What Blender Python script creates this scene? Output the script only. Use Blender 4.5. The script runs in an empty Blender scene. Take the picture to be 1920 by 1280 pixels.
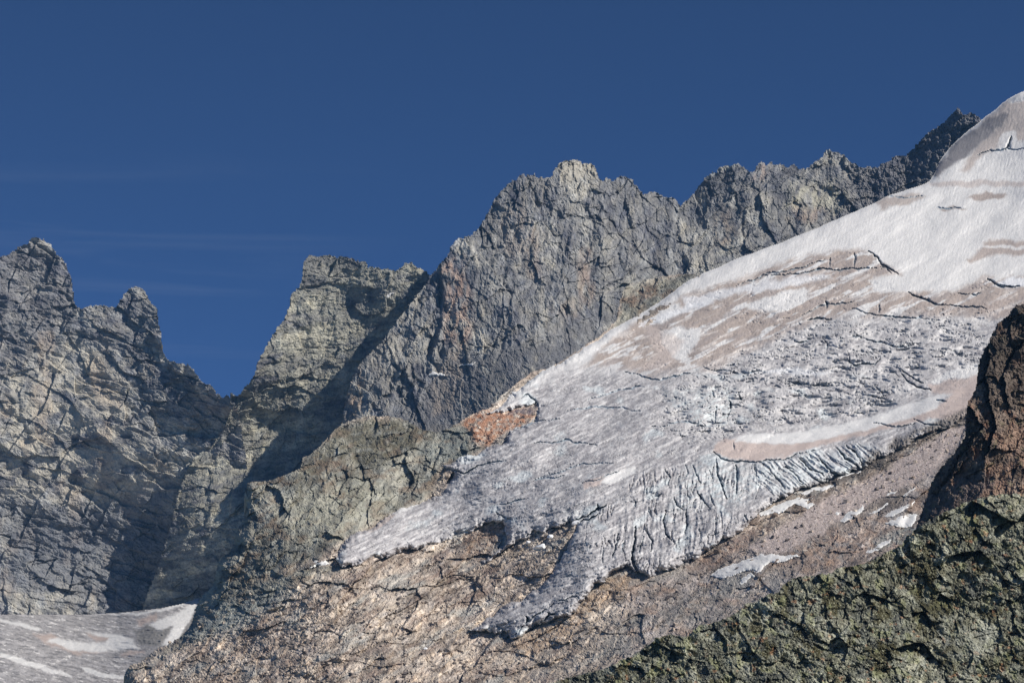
import bpy, math
import numpy as np
f4 = np.float32
# ------------------------------------------------------------------ camera, sky, sun
sc = bpy.context.scene
PITCH, HFOV = math.radians(12.0), math.radians(24.0)
FPX = 960.0 / math.tan(HFOV / 2)
cam = bpy.data.cameras.new("camera")
cam.sensor_width = 36.0
cam.lens = 18.0 / math.tan(HFOV / 2)
cam.clip_start, cam.clip_end = 1.0, 60000.0
camo = bpy.data.objects.new("camera", cam)
sc.collection.objects.link(camo)
camo.rotation_euler = (math.pi / 2 + PITCH, 0, 0)
sc.camera = camo

SUN_AZ, SUN_EL = math.radians(118), math.radians(38)      # clockwise from the view direction
sd = (math.sin(SUN_AZ) * math.cos(SUN_EL), math.cos(SUN_AZ) * math.cos(SUN_EL), math.sin(SUN_EL))
w = bpy.data.worlds.new("World")
sc.world = w
w.use_nodes = True
nt = w.node_tree
bg = nt.nodes["Background"]
sky = nt.nodes.new("ShaderNodeTexSky")
sky.sky_type = 'NISHITA'
sky.sun_disc = False
sky.sun_elevation = SUN_EL
sky.sun_rotation = SUN_AZ
sky.altitude = 8500
sky.air_density = 1.4
sky.dust_density = 0.0
sky.ozone_density = 10.0
bg.inputs[1].default_value = 0.066
# thin wisps of high cirrus, as wide as the sky, fixed in direction
tc = nt.nodes.new("ShaderNodeTexCoord")
mp = nt.nodes.new("ShaderNodeMapping")
mp.inputs['Rotation'].default_value = (0, math.radians(4), 0)
mp.inputs['Scale'].default_value = (5, 5, 60)
nz = nt.nodes.new("ShaderNodeTexNoise")
nz.inputs['Scale'].default_value = 1.3
nz.inputs['Detail'].default_value = 7
nz.inputs['Roughness'].default_value = 0.6
nz.inputs['Distortion'].default_value = 0.6
rp = nt.nodes.new("ShaderNodeMapRange")
rp.inputs['From Min'].default_value = 0.5
rp.inputs['From Max'].default_value = 0.85
rp.inputs['To Max'].default_value = 0.09
mx = nt.nodes.new("ShaderNodeMix")
mx.data_type = 'RGBA'
mx.inputs['B'].default_value = (6, 7, 8.5, 1)
nt.links.new(tc.outputs['Generated'], mp.inputs[0])
nt.links.new(mp.outputs[0], nz.inputs['Vector'])
nt.links.new(nz.outputs['Fac'], rp.inputs['Value'])
sx_ = nt.nodes.new("ShaderNodeSeparateXYZ")
nt.links.new(tc.outputs['Generated'], sx_.inputs[0])
ml = nt.nodes.new("ShaderNodeMapRange"); ml.interpolation_type = 'SMOOTHSTEP'       # the wisps hang low over the western wall
ml.inputs['From Min'].default_value = -0.02; ml.inputs['From Max'].default_value = -0.14
mh = nt.nodes.new("ShaderNodeMapRange"); mh.interpolation_type = 'SMOOTHSTEP'
mh.inputs['From Min'].default_value = 0.29; mh.inputs['From Max'].default_value = 0.25
mm = nt.nodes.new("ShaderNodeMath"); mm.operation = 'MULTIPLY'
mm2 = nt.nodes.new("ShaderNodeMath"); mm2.operation = 'MULTIPLY'
nt.links.new(sx_.outputs['X'], ml.inputs['Value']); nt.links.new(sx_.outputs['Z'], mh.inputs['Value'])
nt.links.new(ml.outputs[0], mm.inputs[0]); nt.links.new(mh.outputs[0], mm.inputs[1])
nt.links.new(mm.outputs[0], mm2.inputs[0]); nt.links.new(rp.outputs[0], mm2.inputs[1])
nt.links.new(mm2.outputs[0], mx.inputs['Factor'])
nt.links.new(sky.outputs[0], mx.inputs['A'])
nt.links.new(mx.outputs['Result'], bg.inputs[0])

sun = bpy.data.lights.new("sun", 'SUN')
sun.energy = 4.7
sun.angle = math.radians(0.5)
sun.color = (1.0, 0.955, 0.895)
suno = bpy.data.objects.new("sun", sun)
sc.collection.objects.link(suno)
suno.location = (0, 0, 3000)
from mathutils import Vector
suno.rotation_euler = Vector(sd).to_track_quat('Z', 'Y').to_euler()
sc.view_settings.view_transform = 'Standard'
sc.view_settings.look = 'None'
sc.view_settings.exposure = 0.0
sc.view_settings.gamma = 1.0
sc.cycles.max_bounces = 4
sc.cycles.diffuse_bounces = 2
sc.cycles.volume_bounces = 0
HAZE = 1.6e-5

# ------------------------------------------------------------------ noise
def hsh(ix, iy, seed):
    h = (ix.astype(np.uint32) * np.uint32(374761393)) ^ (iy.astype(np.uint32) * np.uint32(668265263)) ^ np.uint32((seed * 974634777 + 1013904223) & 0xffffffff)
    h ^= h >> np.uint32(15); h *= np.uint32(2246822519)
    h ^= h >> np.uint32(13); h *= np.uint32(3266489917)
    h ^= h >> np.uint32(16)
    return h

def gn(x, y, seed):
    """gradient noise about -1..1"""
    xf, yf = np.floor(x), np.floor(y)
    ix, iy = xf.astype(np.int32), yf.astype(np.int32)
    fx, fy = (x - xf).astype(f4), (y - yf).astype(f4)
    sx, sy = fx * fx * fx * (fx * (fx * 6 - 15) + 10), fy * fy * fy * (fy * (fy * 6 - 15) + 10)
    def corner(dx, dy):
        a = hsh(ix + dx, iy + dy, seed).astype(f4) * f4(2 * math.pi / 4294967296.0)
        return np.cos(a) * (fx - dx) + np.sin(a) * (fy - dy)
    a, b = corner(0, 0), corner(1, 0)
    c, d = corner(0, 1), corner(1, 1)
    top = a + sx * (b - a)
    return (top + sy * ((c + sx * (d - c)) - top)) * f4(1.5)

def fbm(x, y, o, seed, r=0.5):
    s, a, t = 0, 1.0, 0
    for i in range(o):
        s = s + a * gn(x * 2 ** i, y * 2 ** i, seed + 17 * i)
        t += a
        a *= r
    return s / t * 1.3

def ridged(x, y, o, seed, r=0.5):
    s, a, t = 0, 1.0, 0
    for i in range(o):
        s = s + a * (1 - np.abs(gn(x * 2 ** i, y * 2 ** i, seed + 17 * i)) * 2)
        t += a
        a *= r
    return s / t

def vor(x, y, seed):
    xf, yf = np.floor(x), np.floor(y)
    ix, iy = xf.astype(np.int32), yf.astype(np.int32)
    F1 = np.full(x.shape, 9, f4); F2 = F1.copy()
    bx = np.zeros(x.shape, f4); by = bx.copy(); bh = np.zeros(x.shape, np.uint32)
    for dy in (-1, 0, 1):
        for dx in (-1, 0, 1):
            h = hsh(ix + dx, iy + dy, seed)
            px = dx + (h & np.uint32(1023)).astype(f4) / 1023.0
            py = dy + ((h >> np.uint32(10)) & np.uint32(1023)).astype(f4) / 1023.0
            ex, ey = (x - xf) - px, (y - yf) - py
            d = np.sqrt(ex * ex + ey * ey).astype(f4)
            n = d < F1
            F2 = np.where(n, F1, np.minimum(F2, d))
            F1 = np.where(n, d, F1)
            bx = np.where(n, ex, bx); by = np.where(n, ey, by); bh = np.where(n, h, bh)
    h = bh * np.uint32(2654435761)
    r1 = ((h >> np.uint32(2)) & np.uint32(1023)).astype(f4) / 1023.0
    r2 = ((h >> np.uint32(12)) & np.uint32(1023)).astype(f4) / 1023.0
    r3 = ((h >> np.uint32(22)) & np.uint32(1023)).astype(f4) / 1023.0
    return F1, F2, bx, by, r1, r2, r3

def sst(a, b, x):
    t = np.clip((x - a) / (b - a), 0, 1)
    return t * t * (3 - 2 * t)

def facets(x, y, s, seed, tilt, step):
    F1, F2, bx, by, r1, r2, r3 = vor(x / s, y / s, seed)
    h = step * (r1 - .5) + tilt * 2 * ((r2 - .5) * bx + (r3 - .5) * by)
    return h * s, (F2 - F1) * s, r3

# ------------------------------------------------------------------ view rays and surfaces
cP, sP = math.cos(PITCH), math.sin(PITCH)
def point(u, v, D):
    """world point seen at photo pixel (u,v), D metres away over the ground"""
    x, z = (u - 960.0) / FPX, (640.0 - v) / FPX
    wy = cP - z * sP
    k = D / wy
    return np.stack([x * k, wy * k, (sP + z * cP) * k], -1)

class Grid:
    def __init__(g, u0, v0, u1, v1, step, seed=1):
        g.u0, g.v0, g.step = u0, v0, step
        g.nx, g.ny = int((u1 - u0) / step) + 1, int((v1 - v0) / step) + 1
        u = u0 + np.arange(g.nx) * step
        v = v0 + np.arange(g.ny) * step
        grow = np.cumsum(step * (1.035 ** np.arange(1, 96) if step < 1.22 else 1.075 ** np.arange(1, 52)))           # coarser and coarser ground beyond what the photo shows
        if u1 > 1925: u = np.r_[u, u[-1] + grow]
        if u0 < -5: u = np.r_[u[0] - grow[::-1], u]
        if v1 > 1285: v = np.r_[v, v[-1] + grow[:40]]
        g.uc, g.vc = u.astype(f4), v.astype(f4)
        u, v = g.uc, g.vc
        g.nx, g.ny = len(u), len(v)
        g.U, g.V = np.meshgrid(u, v)
        a, b, c = gn(g.U / 31, g.V / 31, seed + 900), gn(g.U / 9, g.V / 9, seed + 901), gn(g.U / 3.5, g.V / 3.5, seed + 902)
        d, e, f = gn(g.U / 31, g.V / 31, seed + 903), gn(g.U / 9, g.V / 9, seed + 904), gn(g.U / 3.5, g.V / 3.5, seed + 905)
        g.na, g.nb = a * 7 + b * 3 + c * 1.5, d * 7 + e * 3 + f * 1.5
        g.ta, g.tb = b * 2 + c * 1.6, e * 2 + f * 1.6

def window(g, pts, pad):
    p = np.asarray(pts, float)
    i0 = max(0, int(np.searchsorted(g.uc, p[:, 0].min() - pad)) - 1); i1 = min(g.nx, int(np.searchsorted(g.uc, p[:, 0].max() + pad)) + 1)
    j0 = max(0, int(np.searchsorted(g.vc, p[:, 1].min() - pad)) - 1); j1 = min(g.ny, int(np.searchsorted(g.vc, p[:, 1].max() + pad)) + 1)
    return slice(j0, max(j1, j0)), slice(i0, max(i1, i0))

def segdist(U, V, a, b):
    dx, dy = b[0] - a[0], b[1] - a[1]
    L = dx * dx + dy * dy + 1e-9
    t = np.clip(((U - a[0]) * dx + (V - a[1]) * dy) / L, 0, 1)
    return np.hypot(U - a[0] - t * dx, V - a[1] - t * dy), t

def sdf(g, poly, pad=12, wob=1.0, teeth=False):
    """signed distance, positive inside; -pad far outside"""
    out = np.full(g.U.shape, -float(pad), f4)
    poly = [(a + 900 if a >= 1924 else a - 900 if a <= -14 else a, b + 400 if b >= 1290 else b) for a, b in poly]
    js, is_ = window(g, poly, pad + 12 * float(np.max(wob)))
    if not np.isscalar(wob):
        wob = wob[js, is_]
    wa, wb = (g.ta, g.tb) if teeth else (g.na, g.nb)
    U, V = g.U[js, is_] + wob * wa[js, is_], g.V[js, is_] + wob * wb[js, is_]
    if U.size == 0:
        return out
    ins = np.zeros(U.shape, bool)
    d = np.full(U.shape, 1e9, f4)
    n = len(poly)
    for k in range(n):
        a, b = poly[k], poly[(k + 1) % n]
        d = np.minimum(d, segdist(U, V, a, b)[0])
        if a[1] != b[1]:
            c = ((a[1] > V) != (b[1] > V)) & (U < (b[0] - a[0]) * (V - a[1]) / (b[1] - a[1]) + a[0])
            ins ^= c
    out[js, is_] = np.where(ins, d, -np.minimum(d, pad))
    return out

def zone(g, poly, feather=6, wob=1.0, teeth=False):
    return sst(-feather, feather, sdf(g, poly, feather + 1, wob, teeth))

def line(g, pts, reach, wob=0.5):
    """distance to a polyline (clipped at reach), side sign and 0..1 run along it"""
    D = np.full(g.U.shape, float(reach), f4); T = np.zeros(g.U.shape, f4); S = np.ones(g.U.shape, f4)
    js, is_ = window(g, pts, reach + 10)
    U, V = g.U[js, is_] + wob * g.na[js, is_], g.V[js, is_] + wob * g.nb[js, is_]
    if U.size == 0:
        return D, S, T
    d, t_, s_ = D[js, is_], T[js, is_], S[js, is_]
    n = len(pts) - 1
    for k in range(n):
        a, b = pts[k], pts[k + 1]
        e, t = segdist(U, V, a, b)
        near = e < d
        side = np.sign((b[0] - a[0]) * (V - a[1]) - (b[1] - a[1]) * (U - a[0]))
        s_ = np.where(near, side, s_); t_ = np.where(near, (k + t) / n, t_); d = np.where(near, e, d)
    D[js, is_], T[js, is_], S[js, is_] = d, t_, s_
    return D, S, T

def tps(ctrl):
    c = np.array(ctrl, float)
    P = c[:, :2] / 500.0
    n = len(P)
    r = np.hypot(P[:, None, 0] - P[None, :, 0], P[:, None, 1] - P[None, :, 1])
    K = np.where(r > 0, r * r * np.log(r + 1e-12), 0)
    A = np.zeros((n + 3, n + 3)); A[:n, :n] = K + np.eye(n) * 1e-4
    A[:n, n] = 1; A[:n, n + 1:] = P; A[n, :n] = 1; A[n + 1:, :n] = P.T
    s = np.linalg.solve(A, np.r_[c[:, 2], 0, 0, 0])
    def ev(U, V):
        x, y = np.clip(U, -40, 1990) / 500.0, np.minimum(V, 1310) / 500.0
        o = s[n] + s[n + 1] * x + s[n + 2] * y
        for k in range(n):
            q = (x - P[k, 0]) ** 2 + (y - P[k, 1]) ** 2
            o = o + s[k] * 0.5 * q * np.log(q + 1e-12)
        return o.astype(np.float64)
    return ev

def tag(o, label=None, cat=None, group=None, kind=None):
    for k, v in (('label', label), ('category', cat), ('group', group), ('kind', kind)):
        if v:
            o[k] = v
    return o

def mesh_obj(name, co, quads, mat, col=None, smooth=False, parent=None):
    me = bpy.data.meshes.new(name)
    me.vertices.add(len(co))
    me.vertices.foreach_set('co', np.ascontiguousarray(co, f4).ravel())
    nq = len(quads)
    me.loops.add(nq * 4)
    me.loops.foreach_set('vertex_index', np.ascontiguousarray(quads, np.int32).ravel())
    me.polygons.add(nq)
    me.polygons.foreach_set('loop_start', np.arange(nq, dtype=np.int32) * 4)
    me.update(calc_edges=True)
    me.polygons.foreach_set('use_smooth', np.full(nq, smooth))
    if col is not None:
        a = me.color_attributes.new('tint', 'FLOAT_COLOR', 'POINT')
        c4 = np.ones((len(co), 4), f4); c4[:, :3] = col
        a.data.foreach_set('color', c4.ravel())
    me.materials.append(mat)
    o = bpy.data.objects.new(name, me)
    sc.collection.objects.link(o)
    if parent:
        o.parent = parent
    return o

def sheet(name, g, mask, D, col, mat, smooth=False, thick=300.0, sink=0.3):
    """the part of grid g inside mask as one solid-edged surface with its own depth"""
    cm = mask[:-1, :-1] & mask[1:, :-1] & mask[:-1, 1:] & mask[1:, 1:]
    used = np.zeros(mask.shape, bool)
    used[:-1, :-1] |= cm; used[1:, :-1] |= cm; used[:-1, 1:] |= cm; used[1:, 1:] |= cm
    idx = np.full(mask.shape, -1, np.int64)
    idx[used] = np.arange(used.sum())
    co = point(g.U[used].astype(float), g.V[used].astype(float), D[used])
    cc = col[used]
    j, i = np.nonzero(cm)
    quads = [np.stack([idx[j, i], idx[j + 1, i], idx[j + 1, i + 1], idx[j, i + 1]], -1)]
    edges = []
    pad = np.pad(cm, 1)
    up, dn = pad[:-1, 1:-1], pad[1:, 1:-1]
    j, i = np.nonzero(up != dn); edges.append(np.stack([idx[j, i], idx[j, i + 1]], -1))
    lf, rt = pad[1:-1, :-1], pad[1:-1, 1:]
    j, i = np.nonzero(lf != rt); edges.append(np.stack([idx[j, i], idx[j + 1, i]], -1))
    e = np.concatenate(edges)
    bv = np.unique(e)
    remap = np.full(len(co), -1, np.int64); remap[bv] = len(co) + np.arange(len(bv))
    B = co[bv]
    Bb = B * ((B[:, 1] + thick) / B[:, 1])[:, None]
    Bb[:, 2] -= thick * sink
    quads.append(np.stack([e[:, 0], e[:, 1], remap[e[:, 1]], remap[e[:, 0]]], -1))
    co = np.concatenate([co, Bb]); cc = np.concatenate([cc, cc[bv]])
    return mesh_obj(name, co, np.concatenate(quads), mat, cc, smooth)

def blur(a, r):
    for ax in (0, 1):
        p = np.pad(a, [(r + 1, r) if k == ax else (0, 0) for k in (0, 1)], mode='edge')
        c = np.cumsum(p, axis=ax, dtype=np.float64)
        n = a.shape[ax]
        a = (np.take(c, np.arange(2 * r + 1, 2 * r + 1 + n), ax) - np.take(c, np.arange(0, n), ax)) / (2 * r + 1)
    return a

# ------------------------------------------------------------------ colour
def C(r, g, b, lit=0.62):
    """surface colour from how it looks in plain sun"""
    o = []
    for x in (r, g, b):
        x /= 255.0
        o.append(min(0.86, (x / 12.92 if x < .04045 else ((x + .055) / 1.055) ** 2.4) / lit))
    return np.array(o, f4)

def lay(col, m, c, k=1.0):
    m = np.clip(m * k, 0, 1)[..., None]
    return col * (1 - m) + np.asarray(c, f4) * m

# ------------------------------------------------------------------ materials
def terrain_mat(name, nscale, contrast, bump, bdist, rough=0.95, spec=0.15, nscale2=None):
    m = bpy.data.materials.new(name)
    m.use_nodes = True
    t = m.node_tree
    N, L = t.nodes, t.links
    b = N["Principled BSDF"]
    b.inputs['Roughness'].default_value = rough
    b.inputs['Specular IOR Level'].default_value = spec
    at = N.new("ShaderNodeAttribute"); at.attribute_name = 'tint'
    tcn = N.new("ShaderNodeTexCoord")
    n1 = N.new("ShaderNodeTexNoise")
    n1.inputs['Scale'].default_value = nscale
    n1.inputs['Detail'].default_value = 5
    n1.inputs['Roughness'].default_value = 0.7
    L.new(tcn.outputs['Object'], n1.inputs['Vector'])
    mr = N.new("ShaderNodeMapRange")
    mr.inputs['From Min'].default_value = 0.3; mr.inputs['From Max'].default_value = 0.7
    mr.inputs['To Min'].default_value = 1 - contrast; mr.inputs['To Max'].default_value = 1 + contrast
    L.new(n1.outputs['Fac'], mr.inputs['Value'])
    mu = N.new("ShaderNodeVectorMath"); mu.operation = 'SCALE'
    L.new(at.outputs['Color'], mu.inputs[0]); L.new(mr.outputs[0], mu.inputs['Scale'])
    L.new(mu.outputs[0], b.inputs['Base Color'])
    n2 = N.new("ShaderNodeTexNoise")
    n2.inputs['Scale'].default_value = nscale2 or nscale * 1.7
    n2.inputs['Detail'].default_value = 4
    n2.inputs['Roughness'].default_value = 0.65
    L.new(tcn.outputs['Object'], n2.inputs['Vector'])
    bp = N.new("ShaderNodeBump")
    bp.inputs['Strength'].default_value = bump
    bp.inputs['Distance'].default_value = bdist
    L.new(n2.outputs['Fac'], bp.inputs['Height'])
    L.new(bp.outputs[0], b.inputs['Normal'])
    return m

M_WALL = terrain_mat("granite", 0.25, 0.30, 0.9, 2.5)
M_SLAB = terrain_mat("slab_rock", 0.35, 0.30, 0.9, 1.5)
M_NEAR = terrain_mat("mossy_rock", 0.9, 0.45, 1.0, 0.7)
M_ICE = terrain_mat("glacier_ice", 0.35, 0.10, 0.6, 1.0, rough=0.7, spec=0.3)
M_SNOW = terrain_mat("old_snow", 0.3, 0.05, 0.35, 0.6, rough=0.8, spec=0.2)

# ------------------------------------------------------------------ rock relief
def rock(g, seed, ang, an, scales, tilt, step, groove, warp=0.35, grain=1.0):
    """broken rock: tilted faces at several sizes, joints that come and go, rough grain. Result in pixels of relief (+ = hollow)"""
    ca, sa = math.cos(math.radians(ang)), math.sin(math.radians(ang))
    H = np.zeros(g.U.shape, f4)
    rnd = []
    for k, s in enumerate(scales):
        wx = wy = 0
        for q, (f, a) in enumerate(((1.6, .8), (.5, .22), (.22, .08))):
            wx = wx + gn(g.U / (s * f), g.V / (s * f), seed + 31 * k + q) * s * warp * a
            wy = wy + gn(g.U / (s * f), g.V / (s * f), seed + 31 * k + 7 + q) * s * warp * a
        th = ang + (k % 2) * 35 - 15
        ca, sa = math.cos(math.radians(th)), math.sin(math.radians(th))
        X, Y = g.U + wx, g.V + wy
        x, y = (X * ca + Y * sa) / an, (-X * sa + Y * ca)
        big = min(1.0, (22.0 / s) ** .5)
        h, e, r = facets(x, y, s, seed + 5 * k, tilt * big, step * big * .7)
        if groove:
            gm = sst(.05, .5, gn(g.U / (s * .9) + 9, g.V / (s * .9), seed + 31 * k + 15))
            h = h + groove * gm * 2.2 * min(1.0, s / 14, 26.0 / s) * np.exp(-(e / 1.2) ** 1.1)
        H += h
        rnd.append(r)
    th = math.radians(ang)
    x, y = (g.U * math.cos(th) + g.V * math.sin(th) + g.na) / an, -g.U * math.sin(th) + g.V * math.cos(th) + g.nb
    H -= 5.5 * tilt * ridged(x / 22, y / 22, 5, seed + 60, .66)
    x2, y2 = x * an + .6 * y, (y - .4 * x * an) / 1.5
    H += 2.6 * tilt * np.abs(fbm(x2 / 13, y2 / 13, 4, seed + 61, .72)) * 3
    for k, (s, a) in enumerate(((30, 2.2), (12, 1.5))):
        tk_ = math.radians(ang - 20 + 50 * k)
        cx, cy = (g.U * math.cos(tk_) + g.V * math.sin(tk_) + g.na * .7) / 2.2, -g.U * math.sin(tk_) + g.V * math.cos(tk_) + g.nb * .7
        n = np.abs(gn(cx / s, cy / s, seed + 71 + k))
        H += a * groove * np.exp(-(n / (.8 / s + .015)) ** 2) * sst(.0, .5, gn(cx / (1.4 * s), cy / (1.4 * s), seed + 76 + k))
    H += grain * (2.0 * fbm(g.U / 8, g.V / 8, 3, seed + 81, .8) + .8 * np.abs(gn(g.U / 3.1, g.V / 3.1, seed + 85)))
    return H, rnd

ROCK = dict(pale=C(160, 157, 148), mid=C(124, 123, 121), dark=C(72, 74, 84), tan=C(158, 134, 112), rust=C(132, 84, 54))

def rock_colour(g, seed, rnd, ang=0.0, an=2.0, pal=ROCK, streak=0.5, darkness=0.0, cell=1.0):
    U, V = g.U, g.V
    ca, sa = math.cos(math.radians(ang)), math.sin(math.radians(ang))
    x, y = (U * ca + V * sa) / an, (-U * sa + V * ca)
    n1 = fbm(x / 60 + g.na * .02, y / 60, 5, seed + 50, .6)
    n2 = fbm(x / 18, y / 18, 4, seed + 60, .65)
    n3 = fbm(x / 9 + g.na * .06, y / 3.4 + g.nb * .06, 4, seed + 70, .7)
    col = np.broadcast_to(pal['mid'], U.shape + (3,)).astype(f4)
    col = lay(col, sst(.0, .5, n1 + .5 * n2 - darkness), pal['pale'], .85)
    col = lay(col, sst(-.05, .55, -n1 * .7 - n2 * .7 + darkness), pal['dark'], .8)
    for r, k in zip(rnd, (.1, .2, .25, .3, .3)):
        col = col * (1 + cell * k * (r - .5))[..., None]
    n5 = fbm(x / 8 + g.na * .1, y / 8 + g.nb * .1, 4, seed + 95, .8)
    col = col * (1 + .36 * np.clip(n5, -1.2, 1.2))[..., None]
    sv = fbm(U / 3.2 + g.na * .15, V / 42, 3, seed + 80, .6)
    col = lay(col, sst(.15, .6, sv) * sst(-.1, .3, n1 + .4 * n2), pal['dark'], streak)
    col = lay(col, sst(.15, .55, n3), pal['dark'] * .8, .6)
    col = lay(col, sst(.2, .6, -n3), pal['pale'], .5)
    n4 = fbm(U / 24, V / 30, 4, seed + 90, .6)
    col = col * (1 + .10 * np.clip(n4, -1, 1)[..., None] * np.array([1., .35, -.8], f4))
    ck = np.abs(gn(x / 11 + g.nb * .06, y / 7 + g.na * .06, seed + 91)); ck2 = np.abs(gn(U / 9 + g.na * .05, V / 12, seed + 92))
    col = lay(col, np.exp(-(ck / .09) ** 2) * sst(-.1, .4, n2), pal['dark'] * .8, .35)
    col = lay(col, np.exp(-(ck2 / .08) ** 2) * sst(-.1, .4, -n2), pal['dark'] * .8, .3)
    return col

def mpp(D):
    return D / FPX

# ================================================================== the left wall
BS = [(-30,500),(0,482),(17,475),(33,463),(50,455),(63,445),(78,448),(93,453),(103,470),(110,480),(118,482),(125,497),(132,513),(136,533),(138,557),(143,572),(153,577),(168,571),(183,572),(203,573),(217,575),(223,565),(228,556),(233,550),(245,538),(258,535),(270,543),(280,560),(293,577),(298,600),(302,633),(307,663),(312,673),(330,678),(353,683),(367,697),(380,715),(395,720),(405,735),(417,742),(426,738),(445,760),(470,900),(440,1000),(420,1180),(-30,1190)]
g = Grid(-14, 436, 470, 1184, 1.4, 11)
base = tps([(0,450,4440),(60,450,4440),(258,535,4380),(150,700,4335),(300,600,4320),(417,742,4200),(400,800,4226),(350,850,4236),(320,720,4262),(0,800,4325),(240,850,4262),(0,1000,4290),(150,1000,4292),(325,930,4240),(270,1000,4268),(0,1150,4215),(330,1130,4250),(200,1150,4225)])
D = base(g.U, g.V)
H, rn = rock(g, 100, 20, 2.6, (110, 46, 20, 10, 5), .58, .2, .3, grain=.7)
U, V = g.U, g.V
H += 12 * fbm(U / 130, V / 170, 3, 120) - 12 * ridged(U / 70 + V / 200, V / 160, 4, 130)
smoothw = zone(g, [(0,690),(60,680),(150,640),(230,700),(250,800),(340,900),(330,960),(0,930)], 30)
H *= .52 - .2 * smoothw
lr_ = (V * .94 - U * .34 + 16 * fbm(U / 90, V / 60, 3, 122)) / 26.0
H += 6.5 * (lr_ - np.floor(lr_)) * sst(-.1, .3, gn(U / 90, V / 50, 123))
lq_ = (V * .5 + U * .86 + 16 * fbm(U / 70, V / 90, 3, 124)) / 41.0
H += 7.5 * (lq_ - np.floor(lq_)) * sst(-.1, .3, gn(U / 80, V / 90, 125))
D = D + H * mpp(D)
# the joints and slabs one can make out
for pts, d in (([(143,572),(100,640),(70,700),(20,760)], 14), ([(60,690),(30,730),(50,800),(70,850)], 7), ([(150,640),(150,700),(240,705)], 5), ([(60,740),(140,760),(200,830),(260,880)], 7), ([(0,880),(30,860),(90,900),(170,920)], 8), ([(255,620),(300,650)], 5), ([(110,480),(105,530),(140,575)], 9), ([(0,935),(60,950),(160,1010)], 6), ([(300,700),(250,760),(330,800),(400,800)], 6)):
    d_, s_, t_ = line(g, pts, 26, .8)
    D += .45 * d * np.tanh(s_ * d_ / 2.5) * np.exp(-(d_ / 9.0)) * sst(-.5, .3, gn(U / 22, V / 22, 77))
col = rock_colour(g, 200, rn, 20, 2.2, streak=.35)
n = fbm(U / 40, V / 28, 4, 210)
col = lay(col, smoothw * sst(-.3, .2, n), C(170, 164, 150), .8)
col = lay(col, zone(g, [(150,700),(235,710),(232,770),(155,765)], 6), C(158, 151, 138), .5)
col = lay(col, sst(.1, .5, fbm(U / 55, V / 80, 3, 230)) * (V > 620), C(158, 140, 120), .35)
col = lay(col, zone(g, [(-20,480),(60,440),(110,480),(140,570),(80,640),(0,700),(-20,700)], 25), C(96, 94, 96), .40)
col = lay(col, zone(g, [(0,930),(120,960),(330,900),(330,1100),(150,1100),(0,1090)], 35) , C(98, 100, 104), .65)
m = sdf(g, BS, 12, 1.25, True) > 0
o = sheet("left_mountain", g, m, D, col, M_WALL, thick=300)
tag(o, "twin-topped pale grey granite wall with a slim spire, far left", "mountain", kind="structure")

# ================================================================== the wall left of the main peak, beyond the gully
CS = [(430,733),(440,741),(447,742),(453,730),(460,722),(467,717),(477,700),(482,680),(490,664),(497,653),(507,633),(520,613),(537,590),(541,578),(545,567),(547,547),(556,540),(563,537),(567,510),(568,495),(572,483),(580,478),(600,480),(617,476),(630,481),(640,480),(660,483),(677,490),(688,488),(693,500),(705,499),(717,503),(747,505),(753,498),(760,493),(772,491),(783,500),(793,505),(807,515),(840,520),(830,760),(700,900),(560,960),(430,1190),(250,1190),(270,1130),(285,1090),(300,1050),(315,1000),(325,960),(335,920),(350,880),(365,855),(400,830),(420,800),(433,765)]
g = Grid(240, 466, 845, 1184, 1.4, 12)
base = tps([(600,480,4230),(780,500,4200),(740,560,4195),(560,540,4215),(690,605,4212),(600,690,4212),(480,690,4165),(435,742,4180),(500,790,4232),(430,835,4222),(365,870,4215),(325,960,4192),(275,1120,4190),(400,1000,4125),(450,900,4185),(480,960,4115),(560,850,4200),(640,800,4175),(720,680,4190),(820,700,4200),(420,1150,4110)])
U, V = g.U, g.V
D = base(U, V)
H, rn = rock(g, 300, -18, 2.4, (80, 36, 16, 8, 4.5), .5, .2, .35)
H += 8 * fbm(U / 110, V / 130, 3, 320) - 9 * ridged(U / 45 + V / 300, V / 150, 3, 330)
D = D + .5 * H * mpp(D)
for pts, d in (([(563,537),(620,530),(690,540)], 10), ([(480,900),(470,960),(455,1020)], 10), ([(410,830),(400,900),(385,980)], 12), ([(540,600),(580,620)], 8), ([(500,720),(580,700),(660,640)], 6)):
    d_, s_, t_ = line(g, pts, 26, .8)
    D += .45 * d * np.tanh(s_ * d_ / 2.5) * np.exp(-(d_ / 9.0)) * sst(-.5, .3, gn(U / 22, V / 22, 77))
pal = dict(ROCK, pale=C(160, 156, 140), mid=C(124, 122, 113))
col = rock_colour(g, 400, rn, -12, 2.4, pal, streak=.2)
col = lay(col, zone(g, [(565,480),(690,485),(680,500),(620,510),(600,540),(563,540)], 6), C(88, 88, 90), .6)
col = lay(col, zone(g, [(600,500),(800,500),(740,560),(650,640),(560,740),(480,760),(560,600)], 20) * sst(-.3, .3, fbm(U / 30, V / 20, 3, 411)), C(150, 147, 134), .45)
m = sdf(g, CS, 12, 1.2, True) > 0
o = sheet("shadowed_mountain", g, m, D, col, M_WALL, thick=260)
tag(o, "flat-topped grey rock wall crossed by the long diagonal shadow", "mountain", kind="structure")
GC = (g, D)

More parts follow.
